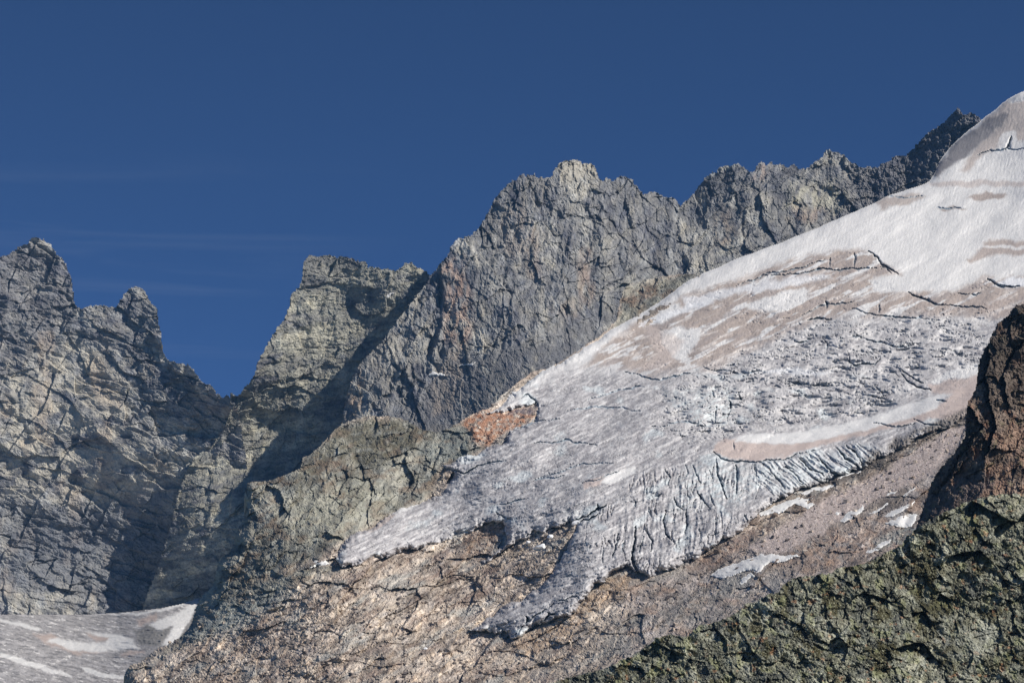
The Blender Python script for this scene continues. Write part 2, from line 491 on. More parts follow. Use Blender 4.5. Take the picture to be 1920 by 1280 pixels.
# ================================================================== the main ridge
DS = [(807,515),(812,510),(817,505),(825,495),(833,486),(843,470),(847,457),(853,450),(873,443),(882,441),(890,433),(900,423),(907,410),(918,390),(920,382),(923,378),(937,360),(944,354),(953,345),(960,338),(968,335),(974,326),(980,323),(986,329),(993,328),(1003,325),(1007,332),(1013,333),(1033,331),(1036,320),(1043,313),(1052,304),(1060,301),(1075,299),(1087,301),(1095,306),(1103,305),(1110,308),(1117,313),(1120,325),(1123,333),(1130,337),(1135,333),(1143,334),(1150,340),(1158,334),(1163,328),(1170,332),(1180,333),(1187,338),(1193,346),(1203,360),(1212,362),(1220,358),(1240,363),(1252,370),(1263,368),(1277,385),(1283,378),(1297,366),(1305,355),(1313,346),(1319,333),(1330,326),(1343,322),(1350,312),(1357,310),(1370,309),(1383,305),(1390,308),(1397,316),(1412,323),(1417,311),(1428,301),(1435,308),(1447,305),(1458,310),(1467,308),(1478,313),(1487,305),(1497,316),(1513,315),(1520,307),(1527,301),(1543,293),(1548,281),(1555,279),(1563,283),(1583,290),(1592,300),(1597,303),(1613,313),(1628,311),(1640,313),(1657,305),(1668,301),(1677,293),(1697,291),(1705,285),(1713,276),(1727,260),(1737,250),(1747,243),(1767,231),(1775,224),(1783,213),(1790,207),(1797,201),(1803,208),(1808,215),(1814,212),(1820,210),(1828,213),(1833,218),(1842,225),(1870,260),(1800,340),(1600,440),(1300,560),(1180,640),(1020,760),(950,850),(560,960),(530,915),(560,880),(590,855),(612,832),(640,800),(645,760),(655,720),(668,688),(690,665),(715,640),(745,600),(775,560),(798,532)]
g = Grid(520, 190, 1872, 960, 1.4, 13)
base = tps([(820,510,4130),(850,450,4175),(890,433,4190),(920,380,4215),(980,330,4245),(1090,310,4260),(1200,360,4260),(1280,390,4270),(1380,310,4280),(1550,290,4290),(1700,290,4230),(1800,210,4200),(740,600,4085),(670,690,4030),(640,800,3985),(830,620,4030),(820,760,3920),(900,500,4110),(1080,450,4130),(1060,600,3990),(1150,600,4020),(1280,500,4130),(1400,450,4150),(1600,400,4200),(980,700,3870),(600,860,3990),(560,900,4000),(700,850,3880),(940,800,3790)])
U, V = g.U, g.V
D = base(U, V)
H, rn = rock(g, 500, 78, 2.2, (90, 40, 18, 9, 5), .52, .2, .35, grain=1.0)
H2, rn2 = rock(g, 530, -30, 2.4, (40, 18, 8), .5, .2, .35, grain=1.0)
mixn = sst(-.25, .25, fbm(U / 120, V / 120, 2, 510) + (U - 1380) / 900.)
scree = zone(g, [(1290,530),(1230,540),(1150,590),(1060,600),(1010,640),(950,650),(880,680),(830,700),(780,760),(690,790),(690,900),(1020,760),(1180,640)], 18)
spiky = zone(g, [(1600,300),(1700,270),(1790,190),(1880,220),(1800,350),(1620,440),(1560,400)], 14)
H = H * (1 - .6 * mixn) + H2 * (.55 + .45 * mixn)
H += 12 * fbm(U / 120, V / 160, 3, 520) - 16 * ridged(U / 62 + V / 260, V / 230, 4, 541, .45)
F3, _r3 = rock(g, 560, 60, 1.6, (11, 6), .5, .3, .35, grain=1.6)
fine = F3 + 1.4 * gn(U / 2.6, V / 2.6, 552)
H = H * (1 - .62 * scree) + fine * (scree * .6 + spiky * .9)
D = D + .68 * H * mpp(D)
# buttress edges and gullies: (line, depth of hollow left, hollow right, lift)
for pts, d, wl in (([(826,505),(829,560),(822,620),(816,650)], 26, 11), ([(815,640),(800,700),(775,770)], 16, 8), ([(790,560),(770,620),(745,700),(720,770)], 16, 9), ([(1100,700),(1110,640),(1090,560)], 8, 6), ([(1140,400),(1170,440),(1165,480)], 12, 6), ([(1180,400),(1190,440),(1200,470)], 9, 5), ([(1277,385),(1270,440),(1290,500)], 16, 9), ([(945,430),(950,520),(960,560)], 10, 6), ([(960,560),(955,620),(940,660)], 10, 6), ([(1040,560),(1010,600),(1035,640),(1090,605)], 12, 7), ([(1345,380),(1343,470)], 8, 5), ([(1397,390),(1393,460)], 12, 5), ([(1410,320),(1420,380),(1408,430)], 12, 8), ([(1120,330),(1100,380),(1120,440)], 10, 8), ([(925,380),(970,400),(980,470)], 9, 6), ([(1500,330),(1570,360),(1600,390)], 12, 7), ([(700,650),(760,700),(700,740)], 8, 6), ([(970,690),(985,650),(1010,640)], 9, 7), ([(655,720),(700,760)], 6, 5)):
    d_, s_, t_ = line(g, pts, 60, .6)
    D += .5 * d * np.tanh(s_ * d_ / 3.5) * np.exp(-(d_ / (wl * 1.6))) * sst(-.6, .3, gn(U / 25, V / 25, 78))
col = rock_colour(g, 600, rn, 78, 2.0, streak=.35)
col2 = rock_colour(g, 640, rn2, -30, 2.4, streak=.05)
col = col * (1 - mixn[..., None]) + col2 * mixn[..., None]
col = col * .88
col = lay(col, scree * sst(-.6, .2, fbm(U / 25, V / 25, 3, 610)), C(92, 92, 94), .7)
col = lay(col, spiky, C(84, 84, 90), .65)
for poly, c, k in (([(828,500),(865,480),(880,560),(885,640),(870,655),(835,640),(828,560)], C(152, 128, 112), .6),
                   ([(860,640),(880,650),(860,760),(810,780),(815,690)], C(148, 136, 122), .5),
                   ([(930,390),(985,380),(995,470),(950,480)], C(152, 142, 130), .45),
                   ([(1085,470),(1105,470),(1115,560),(1090,580)], C(150, 130, 114), .5),
                   ([(1030,580),(1080,560),(1100,590),(1060,600)], C(150, 136, 122), .4),
                   ([(985,420),(1010,430),(1015,530),(990,520)], C(150, 132, 118), .35),
                   ([(1345,400),(1370,395),(1375,450),(1345,460)], C(150, 132, 114), .5),
                   ([(1480,340),(1560,345),(1600,370),(1560,400),(1470,390)], C(162, 158, 140), .6),
                   ([(1490,380),(1560,400),(1530,420),(1480,410)], C(150, 128, 110), .35),
                   ([(1425,305),(1440,310),(1425,340),(1412,335)], C(160, 140, 124), .6),
                   ([(1035,300),(1115,300),(1120,330),(1080,360),(1035,335)], C(156, 150, 136), .7),
                   ([(1535,295),(1590,295),(1590,305),(1540,305)], C(170, 165, 150), .6),
                   ([(655,690),(672,690),(680,760),(650,790)], C(156, 134, 112), .6),
                   ([(690,660),(760,620),(800,620),(780,700),(700,760)], C(140, 134, 122), .35),
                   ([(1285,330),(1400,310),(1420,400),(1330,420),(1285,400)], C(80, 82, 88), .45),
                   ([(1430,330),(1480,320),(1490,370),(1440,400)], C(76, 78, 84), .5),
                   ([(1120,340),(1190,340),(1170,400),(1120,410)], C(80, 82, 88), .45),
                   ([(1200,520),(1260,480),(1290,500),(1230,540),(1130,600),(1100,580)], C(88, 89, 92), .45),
                   ([(560,840),(690,790),(760,790),(860,820),(700,900),(560,930)], C(104, 98, 88), .6)):
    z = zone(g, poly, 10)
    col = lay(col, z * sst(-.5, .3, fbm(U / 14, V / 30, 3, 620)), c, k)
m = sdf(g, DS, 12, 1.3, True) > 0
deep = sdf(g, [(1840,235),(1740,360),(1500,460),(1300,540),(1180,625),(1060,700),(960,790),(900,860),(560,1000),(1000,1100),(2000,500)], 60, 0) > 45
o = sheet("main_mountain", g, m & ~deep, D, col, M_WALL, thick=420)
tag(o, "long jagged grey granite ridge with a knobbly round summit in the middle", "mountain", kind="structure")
GD = (g, D)

# ================================================================== valley glacier, lower left
g = Grid(-14, 1106, 420, 1292, 1.3, 14)
base = tps([(0,1150,4190),(200,1148,4190),(370,1124,4100),(0,1280,3500),(240,1280,3500),(0,1210,3800),(300,1200,3750),(380,1280,3500)])
U, V = g.U, g.V
D = base(U, V)
nb_ = fbm(U / 60, V / 9, 4, 701, .6); nf = fbm(U / 12 + V / 9, V / 3.2, 3, 702, .6)
D += 9 * nb_ + 4 * nf
col = np.broadcast_to(C(134, 131, 130), U.shape + (3,)).astype(f4)
col = lay(col, sst(-.1, .5, fbm((U + 2.4 * V) / 70, (V - .3 * U) / 9, 4, 703, .6)), C(166, 163, 162), .6)
col = lay(col, sst(.0, .45, fbm(U / 22 - V / 7, V / 5.0, 5, 704, .75)), C(86, 84, 84), .75)
col = lay(col, sst(.05, .35, fbm((U + 2.4 * V) / 30, (V - .3 * U) / 3.4, 5, 707, .7)), C(92, 90, 90), .7)
col = lay(col, sst(.3, .6, fbm((U + 2.4 * V) / 36, (V - .3 * U) / 4, 3, 705, .6)), C(194, 190, 186), .8)
pink = C(150, 136, 128)
for poly in ([(60,1185),(105,1192),(150,1215),(145,1225),(100,1215)], [(160,1187),(215,1192),(220,1205),(180,1203)], [(255,1160),(290,1152),(290,1168),(260,1172)], [(225,1222),(270,1222),(272,1228),(230,1228)], [(120,1218),(200,1222),(150,1226)]):
    col = lay(col, zone(g, poly, 4, .8), pink, .85)
VSNOW = [([(305,1208),(322,1175),(300,1180),(280,1172),(300,1160),(330,1150),(348,1140),(368,1124),(371,1128),(362,1150),(350,1172),(335,1195),(322,1208)], 3),
         ([(88,1202),(110,1196),(150,1202),(200,1206),(205,1196),(160,1184),(200,1186),(250,1196),(250,1205),(262,1216),(215,1217),(190,1222),(130,1218)], 3),
         ([(170,1152),(250,1148),(310,1140),(372,1119),(371,1126),(320,1143),(260,1151)], 1.5),
         ([(0,1222),(60,1240),(130,1262),(135,1268),(60,1252),(0,1230)], 2), ([(150,1250),(240,1268),(240,1275),(160,1262)], 2), ([(0,1162),(30,1166),(80,1178),(70,1182),(20,1170),(0,1168)], 2)]
for poly, f in VSNOW:
    col = lay(col, zone(g, poly, f, .5), np.array([.74, .725, .70], f4))
mor = zone(g, [(250,1180),(295,1170),(322,1172),(310,1205),(285,1225),(250,1262),(236,1292),(420,1292),(420,1130),(371,1128),(330,1198),(300,1212),(262,1208)], 5, .8)
mor = mor * (1 - zone(g, VSNOW[0][0], 3, .5))
col = lay(col, mor, C(100, 98, 95), .8)
col = lay(col, mor * sst(.1, .5, fbm(U / 5, V / 4, 3, 706, .8)), C(112, 110, 106), .7)
D += mor * 3 * gn(U / 5, V / 3, 710)
m = sdf(g, [(-20,1149),(60,1151),(160,1151),(230,1147),(300,1139),(340,1131),(374,1119),(420,1119),(420,1300),(-20,1300)], 12, .12, True) > 0
o = sheet("valley_glacier", g, m, D, col, M_ICE, smooth=True, thick=60)
tag(o, "low dirty grey glacier at the foot of the shadowed wall, bottom left", "glacier", kind="structure")

# ================================================================== the slope that carries the hanging glacier
slope = tps([(240,1280,2500),(370,1130,2620),(460,910,2760),(560,870,2800),(640,1040,2570),(700,780,2900),(800,940,2740),(880,800,2860),(1000,700,3050),(940,1190,2400),(1060,1280,2220),(1290,530,3400),(1170,560,3380),(1300,1060,2420),(1300,800,2780),(1600,400,3600),(1600,640,3030),(1600,870,2620),(1840,240,3850),(1920,170,3900),(1920,500,3250),(1830,700,2820),(1720,980,2350),(1500,1080,2280),(640,1280,2330),(1100,1000,2520)])
ES = [(225,1292),(233,1262),(243,1246),(262,1240),(285,1222),(300,1212),(320,1205),(337,1193),(350,1180),(357,1170),(364,1150),(370,1130),(378,1117),(383,1113),(400,1093),(404,1070),(410,1053),(420,1040),(433,1030),(438,1015),(440,1000),(450,985),(457,966),(462,945),(458,930),(460,918),(463,905),(480,901),(500,901),(515,896),(533,890),(550,883),(563,876),(567,856),(580,853),(590,842),(600,835),(620,812),(640,794),(665,784),(690,779),(720,779),(750,782),(766,788),(783,800),(800,806),(820,810),(840,802),(855,794),(867,787),(880,777),(900,770),(917,764),(928,752),(940,740),(955,728),(973,714),(988,704),(1003,694),(1030,690),(1100,645),(1130,625),(1150,606),(1157,597),(1160,570),(1166,552),(1170,540),(1184,530),(1200,525),(1230,520),(1260,515),(1300,512),(1345,520),(1400,600),(1935,600),(1935,1292)]
ICE = [(1930,160),(1920,170),(1908,175),(1897,181),(1888,187),(1880,193),(1869,202),(1860,210),(1850,217),(1840,225),(1828,235),(1817,243),(1800,258),(1787,270),(1778,280),(1768,292),(1762,300),(1757,312),(1753,323),(1746,334),(1742,340),(1728,346),(1713,351),(1694,357),(1673,363),(1657,371),(1640,380),(1616,390),(1593,400),(1570,410),(1547,420),(1524,430),(1500,440),(1470,452),(1440,463),(1415,472),(1390,481),(1368,490),(1347,500),(1322,510),(1300,520),(1281,531),(1258,548),(1233,568),(1204,585),(1173,603),(1140,620),(1120,634),(1100,646),(1077,663),(1053,680),(1023,692),(990,715),(975,727),(960,738),(944,752),(930,764),(907,779),(925,775),(945,772),(973,766),(1007,754),(1010,762),(1003,784),(985,792),(973,800),(955,806),(947,816),(950,824),(935,830),(913,837),(895,846),(873,853),(847,865),(823,874),(835,880),(843,886),(847,896),(838,908),(827,920),(808,930),(787,940),(760,946),(737,957),(718,970),(703,980),(687,992),(672,997),(655,1010),(640,1022),(632,1036),(628,1050),(640,1066),(660,1060),(680,1055),(700,1050),(723,1045),(745,1038),(767,1033),(787,1028),(807,1023),(828,1019),(847,1015),(860,1009),(873,1003),(885,997),(897,991),(908,985),(923,984),(938,984),(942,996),(948,1006),(948,1020),(930,1034),(905,1048),(893,1055),(915,1050),(940,1036),(955,1026),(965,1016),(978,1010),(990,1010),(1003,1003),(1012,999),(1022,1000),(1036,993),(1050,990),(1062,981),(1070,976),(1077,986),(1073,998),(1067,1013),(1057,1033),(1043,1053),(1033,1070),(1023,1086),(1012,1097),(1000,1106),(985,1116),(967,1126),(950,1136),(933,1146),(920,1155),(907,1163),(893,1173),(876,1184),(900,1184),(923,1186),(938,1184),(950,1183),(960,1198),(972,1193),(983,1186),(995,1180),(1007,1173),(1020,1168),(1037,1160),(1055,1156),(1077,1150),(1085,1143),(1088,1133),(1095,1123),(1100,1113),(1110,1104),(1123,1093),(1138,1083),(1153,1073),(1168,1067),(1183,1063),(1190,1072),(1200,1073),(1220,1081),(1240,1076),(1260,1066),(1280,1058),(1296,1050),(1313,1046),(1330,1033),(1343,1023),(1362,1010),(1380,1000),(1398,990),(1410,975),(1420,965),(1440,950),(1460,935),(1480,925),(1505,915),(1540,905),(1575,893),(1613,878),(1640,866),(1680,846),(1730,822),(1780,800),(1815,785),(1860,770),(1930,740)]
g = Grid(215, 505, 1930, 1292, 1.45, 15)
U, V = g.U, g.V
base_e = slope(U, V)
sIce = sdf(g, ICE, 12, 0)
H, rn = rock(g, 800, -27, 3.0, (85, 36, 16, 8, 4), .62, .26, .2, .4, grain=.5)
al, ac = U * .89 - V * .45 + g.na, U * .45 + V * .89 + g.nb
H += 13 * fbm(al / 130, ac / 42, 4, 820, .55) - 14 * ridged(al / 90, ac / 26, 5, 822, .6) + 1.6 * gn(U / 5, V / 4, 821)
tr = (ac + 10 * fbm(al / 60, ac / 60, 3, 823)) / 19.0
H += 9.0 * (tr - np.floor(tr)) * sst(-.2, .2, gn(al / 90, ac / 40, 824))
tr2 = (ac + 7 * fbm(al / 40, ac / 30, 3, 825)) / 7.5
H += 3.2 * (tr2 - np.floor(tr2)) * sst(-.2, .2, gn(al / 60, ac / 22, 826))
crag = np.maximum(zone(g, [(455,900),(580,850),(640,790),(760,780),(870,790),(900,850),(830,880),(800,940),(690,985),(620,1030),(560,1060),(440,1120),(360,1180),(370,1120),(430,1030),(460,960)], 14), zone(g, [(1120,660),(1155,600),(1170,535),(1310,505),(1290,540),(1180,610)], 8))
Hc, rc = rock(g, 840, -38, 2.0, (62, 28, 13, 6), .8, .22, .1, .5, grain=1.7)
right = zone(g, [(1180,1100),(1280,1060),(1420,1000),(1500,1000),(1850,820),(1930,900),(1700,1292),(1000,1292)], 40)
H = H * (1 - crag) + Hc * crag * 1.0
H = H * (1 - .15 * right) + right * (1.2 * fbm(U / 7, V / 5, 3, 845, .8) + 3.5 * fbm(al / 40, ac / 9, 4, 848, .65))
pinkp = [(1815,785),(1810,800),(1795,835),(1745,890),(1715,905),(1660,930),(1620,945),(1585,965),(1540,1000),(1500,1022),(1450,1038),(1425,1036),(1402,1030),(1440,1002),(1490,975),(1520,950),(1560,930),(1620,905),(1640,893),(1690,862),(1760,817)]
dustz = zone(g, pinkp, 6, .8)
H = H * (1 - .8 * dustz) + dustz * (1.6 * fbm(U / 5, V / 3.5, 3, 846, .8) + 3 * fbm(al / 70, ac / 12, 4, 847, .6))
De = base_e + .72 * H * mpp(base_e)
for pts, d in (([(470,990),(560,930),(640,880)], 10), ([(433,1040),(500,1040),(560,990)], 12), ([(640,1100),(760,1050),(870,1020)], 8), ([(600,860),(680,830),(740,860)], 10), ([(500,1140),(600,1090),(690,1060)], 7), ([(790,880),(840,830),(880,810)], 12), ([(1180,1150),(1260,1130),(1330,1090)], 6), ([(820,1200),(900,1240),(860,1280)], 8), ([(400,1210),(470,1150),(520,1120)], 8), ([(820,1160),(850,1120),(940,1070)], 7)):
    d_, s_, t_ = line(g, pts, 40, 1.2)
    De -= .5 * d * np.tanh(s_ * d_ / 3) * np.exp(-(d_ / 12)) * sst(-.3, .3, gn(U / 20, V / 20, 79))
palE = dict(pale=C(180, 169, 155), mid=C(154, 142, 129), dark=C(96, 84, 76), tan=C(160, 130, 100), rust=C(120, 70, 45))
palG = dict(pale=C(146, 144, 133), mid=C(112, 111, 103), dark=C(62, 59, 53), tan=C(150, 130, 105), rust=C(120, 70, 45))
palR = dict(pale=C(160, 151, 143), mid=C(132, 123, 116), dark=C(86, 80, 77), tan=C(150, 120, 95), rust=C(140, 90, 60))
ce = rock_colour(g, 850, rn, -27, 3.2, palE, streak=0.05, cell=1.8)
ce = lay(ce, sst(.0, .45, fbm((U * .89 - V * .45) / 60, (U * .45 + V * .89) / 22, 4, 870, .6)), C(122, 104, 93), .55)
ce = lay(ce, sst(.1, .5, fbm((U * .89 - V * .45) / 90, (U * .45 + V * .89) / 24, 4, 871, .6)), C(184, 171, 155), .65)
ce = lay(ce, sst(.1, .5, fbm((U * .89 - V * .45) / 110, (U * .45 + V * .89) / 30, 4, 872, .6)), C(146, 147, 142), .6)
ce = lay(ce, sst(.1, .45, fbm(al / 55, ac / 5.0, 5, 873, .7)), C(88, 74, 66), .6)
ce = lay(ce, sst(.1, .45, fbm(al / 60, ac / 6.0, 5, 874, .7)), C(190, 178, 164), .6)
cg = rock_colour(g, 880, rc, -38, 2.0, palG, streak=0.05)
cg = lay(cg, sst(.0, .35, fbm(U / 46 + V / 60, V / 26, 4, 881, .6)), C(104, 88, 72), .6)
cg = lay(cg, sst(.1, .4, fbm(U / 60, V / 40, 4, 882, .6)), C(158, 154, 140), .6)
cr = rock_colour(g, 890, rn, -22, 2.4, palR, streak=0.0, cell=1.6)
cr = lay(cr, sst(.1, .5, fbm(U / 50, V / 26, 3, 893)), C(146, 122, 104), .5)
cr = lay(cr, sst(.1, .5, fbm(U / 70, V / 50, 3, 894)), C(120, 120, 118), .6)
col = ce
k_ = np.maximum(crag, zone(g, [(370,1130),(440,1100),(560,1060),(640,1060),(560,1100),(480,1150),(400,1190),(330,1215),(300,1230),(340,1190)], 15))
col = col * (1 - k_[..., None]) + cg * k_[..., None]
col = col * (1 - right[..., None]) + cr * right[..., None]
for poly, c, k, fe in (([(867,787),(880,776),(910,766),(945,770),(1005,756),(1004,782),(975,798),(945,812),(912,838),(890,825),(875,805)], C(140, 98, 72), .8, 5),
                   ([(930,760),(973,720),(1010,692),(1030,692),(960,745)], C(112, 104, 96), .7, 4),
                   ([(950,775),(1007,754),(1008,770),(985,780)], C(90, 90, 96), .8, 3),
                   ([(780,850),(840,805),(875,800),(905,845),(850,862),(800,866)], C(104, 108, 104), .75, 8),
                   ([(600,840),(640,800),(700,780),(790,800),(780,840),(700,870),(640,880),(560,900)], C(84, 80, 64), .6, 14),
                   ([(1170,560),(1200,535),(1235,530),(1225,550),(1190,575),(1210,570),(1190,580)], C(124, 102, 86), .6, 8),
                   ([(585,870),(640,860),(660,880),(600,885)], C(116, 96, 82), .5, 8),
                   ([(560,920),(690,890),(740,940),(690,980),(600,1010),(540,990)], C(146, 144, 128), .5, 25),
                   ([(370,1140),(440,1120),(560,1110),(480,1160),(400,1190),(340,1200),(357,1170)], C(130, 134, 130), .7, 15),
                   ([(1090,1140),(1120,1100),(1160,1075),(1190,1072),(1180,1100),(1110,1150),(1060,1200),(980,1230),(960,1210),(1040,1165)], C(158, 136, 112), .7, 8),
                   ([(880,985),(938,984),(940,1010),(910,1050),(860,1050)], C(122, 98, 82), .5, 8),
                   ([(1370,1010),(1410,990),(1450,985),(1400,1020),(1350,1060),(1300,1070)], C(130, 108, 94), .6, 12),
                   ([(1500,1010),(1640,980),(1700,990),(1640,1040),(1500,1080),(1440,1060)], C(142, 118, 100), .5, 20),
                   ([(1630,1010),(1700,985),(1730,990),(1690,1020),(1650,1035)], C(122, 124, 120), .8, 6),
                   ([(1150,1180),(1400,1060),(1500,1060),(1400,1140),(1250,1180),(1160,1230),(1000,1270)], C(128, 126, 120), .5, 30)):
    col = lay(col, zone(g, poly, fe) * sst(-.6, .2, fbm(U / 12, V / 8, 3, 899)), c, k)
col = lay(col, dustz, C(160, 147, 140))
col = lay(col, dustz * sst(.1, .5, fbm((U + V * .7) / 8, (V - U * .3) / 5, 4, 901, .6)), C(136, 123, 115), .7)
moraine = zone(g, [(1490,908),(1520,900),(1560,892),(1600,884),(1625,860),(1660,842),(1700,822),(1760,792),(1820,766),(1850,770),(1850,790),(1770,805),(1720,832),(1660,872),(1620,893),(1560,908),(1500,918)], 5)
col = lay(col, dustz * sst(.1, .5, fbm(U / 4, V / 3, 3, 902, .8)), C(196, 186, 178), .5)
col = lay(col, dustz * sst(.15, .5, fbm(U / 4.5, V / 3.2, 3, 903, .8)), C(104, 94, 88), .6)
col = lay(col, moraine, C(92, 86, 80))
eE = np.clip(sdf(g, ES, 60, .8, True), 0, 60)
De = De + 46 * np.exp(-eE / 11.0) * sst(700, 600, U) * sst(880, 960, V)
m = (sdf(g, ES, 12, .8, True) > 0) & (sdf(g, ICE, 60, 0) < 34)
o = sheet("mountain_slope", g, m, De, col, M_SLAB, thick=350)
tag(o, "brown and grey ice-worn rock slabs below and beside the hanging glacier", "mountain slope", kind="structure")
GE = (g, De, base_e)
moraineE, dustE, slabE, inE = moraine, dustz, 1 - crag, (m & (sIce < -2)).astype(float)

# ================================================================== the hanging glacier
g = Grid(620, 160, 1934, 1204, 1.25, 16)
U, V = g.U, g.V
gw = Grid.__new__(Grid); gw.__dict__.update(g.__dict__)
s = sdf(g, ICE, 60, .12 + .75 * sst(520, 760, V))
s0 = np.clip(s, 0, 60)
base = slope(U, V)
th = 20 * (1 - np.exp(-s0 / (5.0 + 2.0 * gn(U / 20, V / 20, 1065)))) + sst(700, 820, V) * 8 * fbm(U / 22, V / 22, 3, 1060) * np.exp(-s0 / 9.0) + 10 * (1 - np.exp(-s0 / 30.0))
upper = zone(g, [(1300,500),(1460,440),(1760,330),(1850,200),(1934,150),(1934,470),(1850,520),(1780,545),(1690,545),(1640,520),(1660,490),(1620,468),(1560,470),(1480,488),(1400,520),(1290,545)], 10)
icy = zone(g, [(1934,590),(1880,600),(1700,592),(1560,600),(1500,612),(1430,650),(1330,690),(1210,705),(1140,690),(1060,690),(900,780),(600,1000),(600,1220),(1400,1220),(1934,800)], 22)
fall = zone(g, [(1380,660),(1480,615),(1600,600),(1860,585),(1860,690),(1740,700),(1660,790),(1500,800),(1400,815),(1330,830),(1240,800),(1230,740)], 25)
calmt = zone(g, [(1340,842),(1365,820),(1410,811),(1480,810),(1560,797),(1640,776),(1720,752),(1790,725),(1850,690),(1850,765),(1740,785),(1660,808),(1600,820),(1520,842),(1460,860),(1400,862)], 5)
fall = fall * (1 - calmt)
rough = 1 - .8 * np.maximum(calmt, zone(g, [(1100,905),(1140,888),(1190,873),(1196,882),(1130,912)], 4))
# flow direction runs down to the lower left
def rot(a):
    c, s_ = math.cos(math.radians(a)), math.sin(math.radians(a))
    return U * c - V * s_, U * s_ + V * c
fx, fy = rot(25)          # along, across (image space of the slope)
bx_, by_ = U + g.na * 1.4, V + .1 * U + g.nb * .8
n_big = fbm(fx / 150, fy / 60, 3, 1001)
n_mid = fbm(fx / 46, fy / 14, 4, 1002, .6)
n_fin = fbm(fx / 12, fy / 4.5, 3, 1003, .65)
pen = gn((U + V * .3) / 3.4, (V - U * .1) / 7, 1004)       # melt ripples
n_str = fbm(fx / 42, fy / 5.0, 4, 1007, .6)
n_lay = fbm(bx_ / 70, by_ / 13, 4, 1008, .55)
rel = 14 * n_big + icy * rough * (1 - fall) * (3.2 * n_mid + 2.4 * n_str + 1.3 * n_fin + .5 * pen) + fall * (4.5 * n_lay + .8 * pen) + (1 - icy) * (1 - upper) * (2.4 * n_mid + .9 * n_fin + .7 * pen)
rip = gn(fx / 26 + 0.02 * g.na, fy / 3.6, 1005)
comb = gn((U + .35 * V) / 2.7, (V - .35 * U) / 16, 1009)
rel += upper * (2.2 * fbm(fx / 70, fy / 16, 4, 1006, .6) + .55 * pen + .5 * rip + .5 * comb)
# ice fall: broken blocks stepping down the slope
bx, by = U + g.na * 1.4, (V + g.nb * .8 + .12 * U)
h1, e1, r1 = facets(bx / 2.6, by, 21, 1010, .9, .8)
h2, e2, r2 = facets(bx / 1.8, by, 9, 1011, .9, .3)
tl = (V + .06 * U + 13 * fbm(U / 110, V / 70, 3, 1012, .5) + 1.2 * gn(U / 8, V / 8, 1016)) / 17.0
tk = (V + .16 * U + 5.5 * fbm(U / 60, V / 40, 3, 1013, .5) + .8 * gn(U / 6, V / 6, 1017)) / 7.5
lm, km = sst(-.15, .25, fbm(U / 55, V / 24, 2, 1014)), sst(-.1, .3, fbm(U / 30, V / 14, 2, 1015))
def saw(t, c=.16):
    f = t - np.floor(t)
    return np.where(f < 1 - c, f / (1 - c), (1 - f) / c) ** 1.5
ledge = 9 * saw(tl) * lm + 4.5 * saw(tk, .28) * km
rel += fall * (.08 * h1 + 1.35 * ledge)
rel += (1 - fall) * (1 - upper) * (1 - icy) * (3.0 * saw(tl * 1.3) * km)
rel += icy * (1 - fall) * 1.6 * saw(tk * .8 + V / 60, .3) * km
D = base - th + rel * 1.0
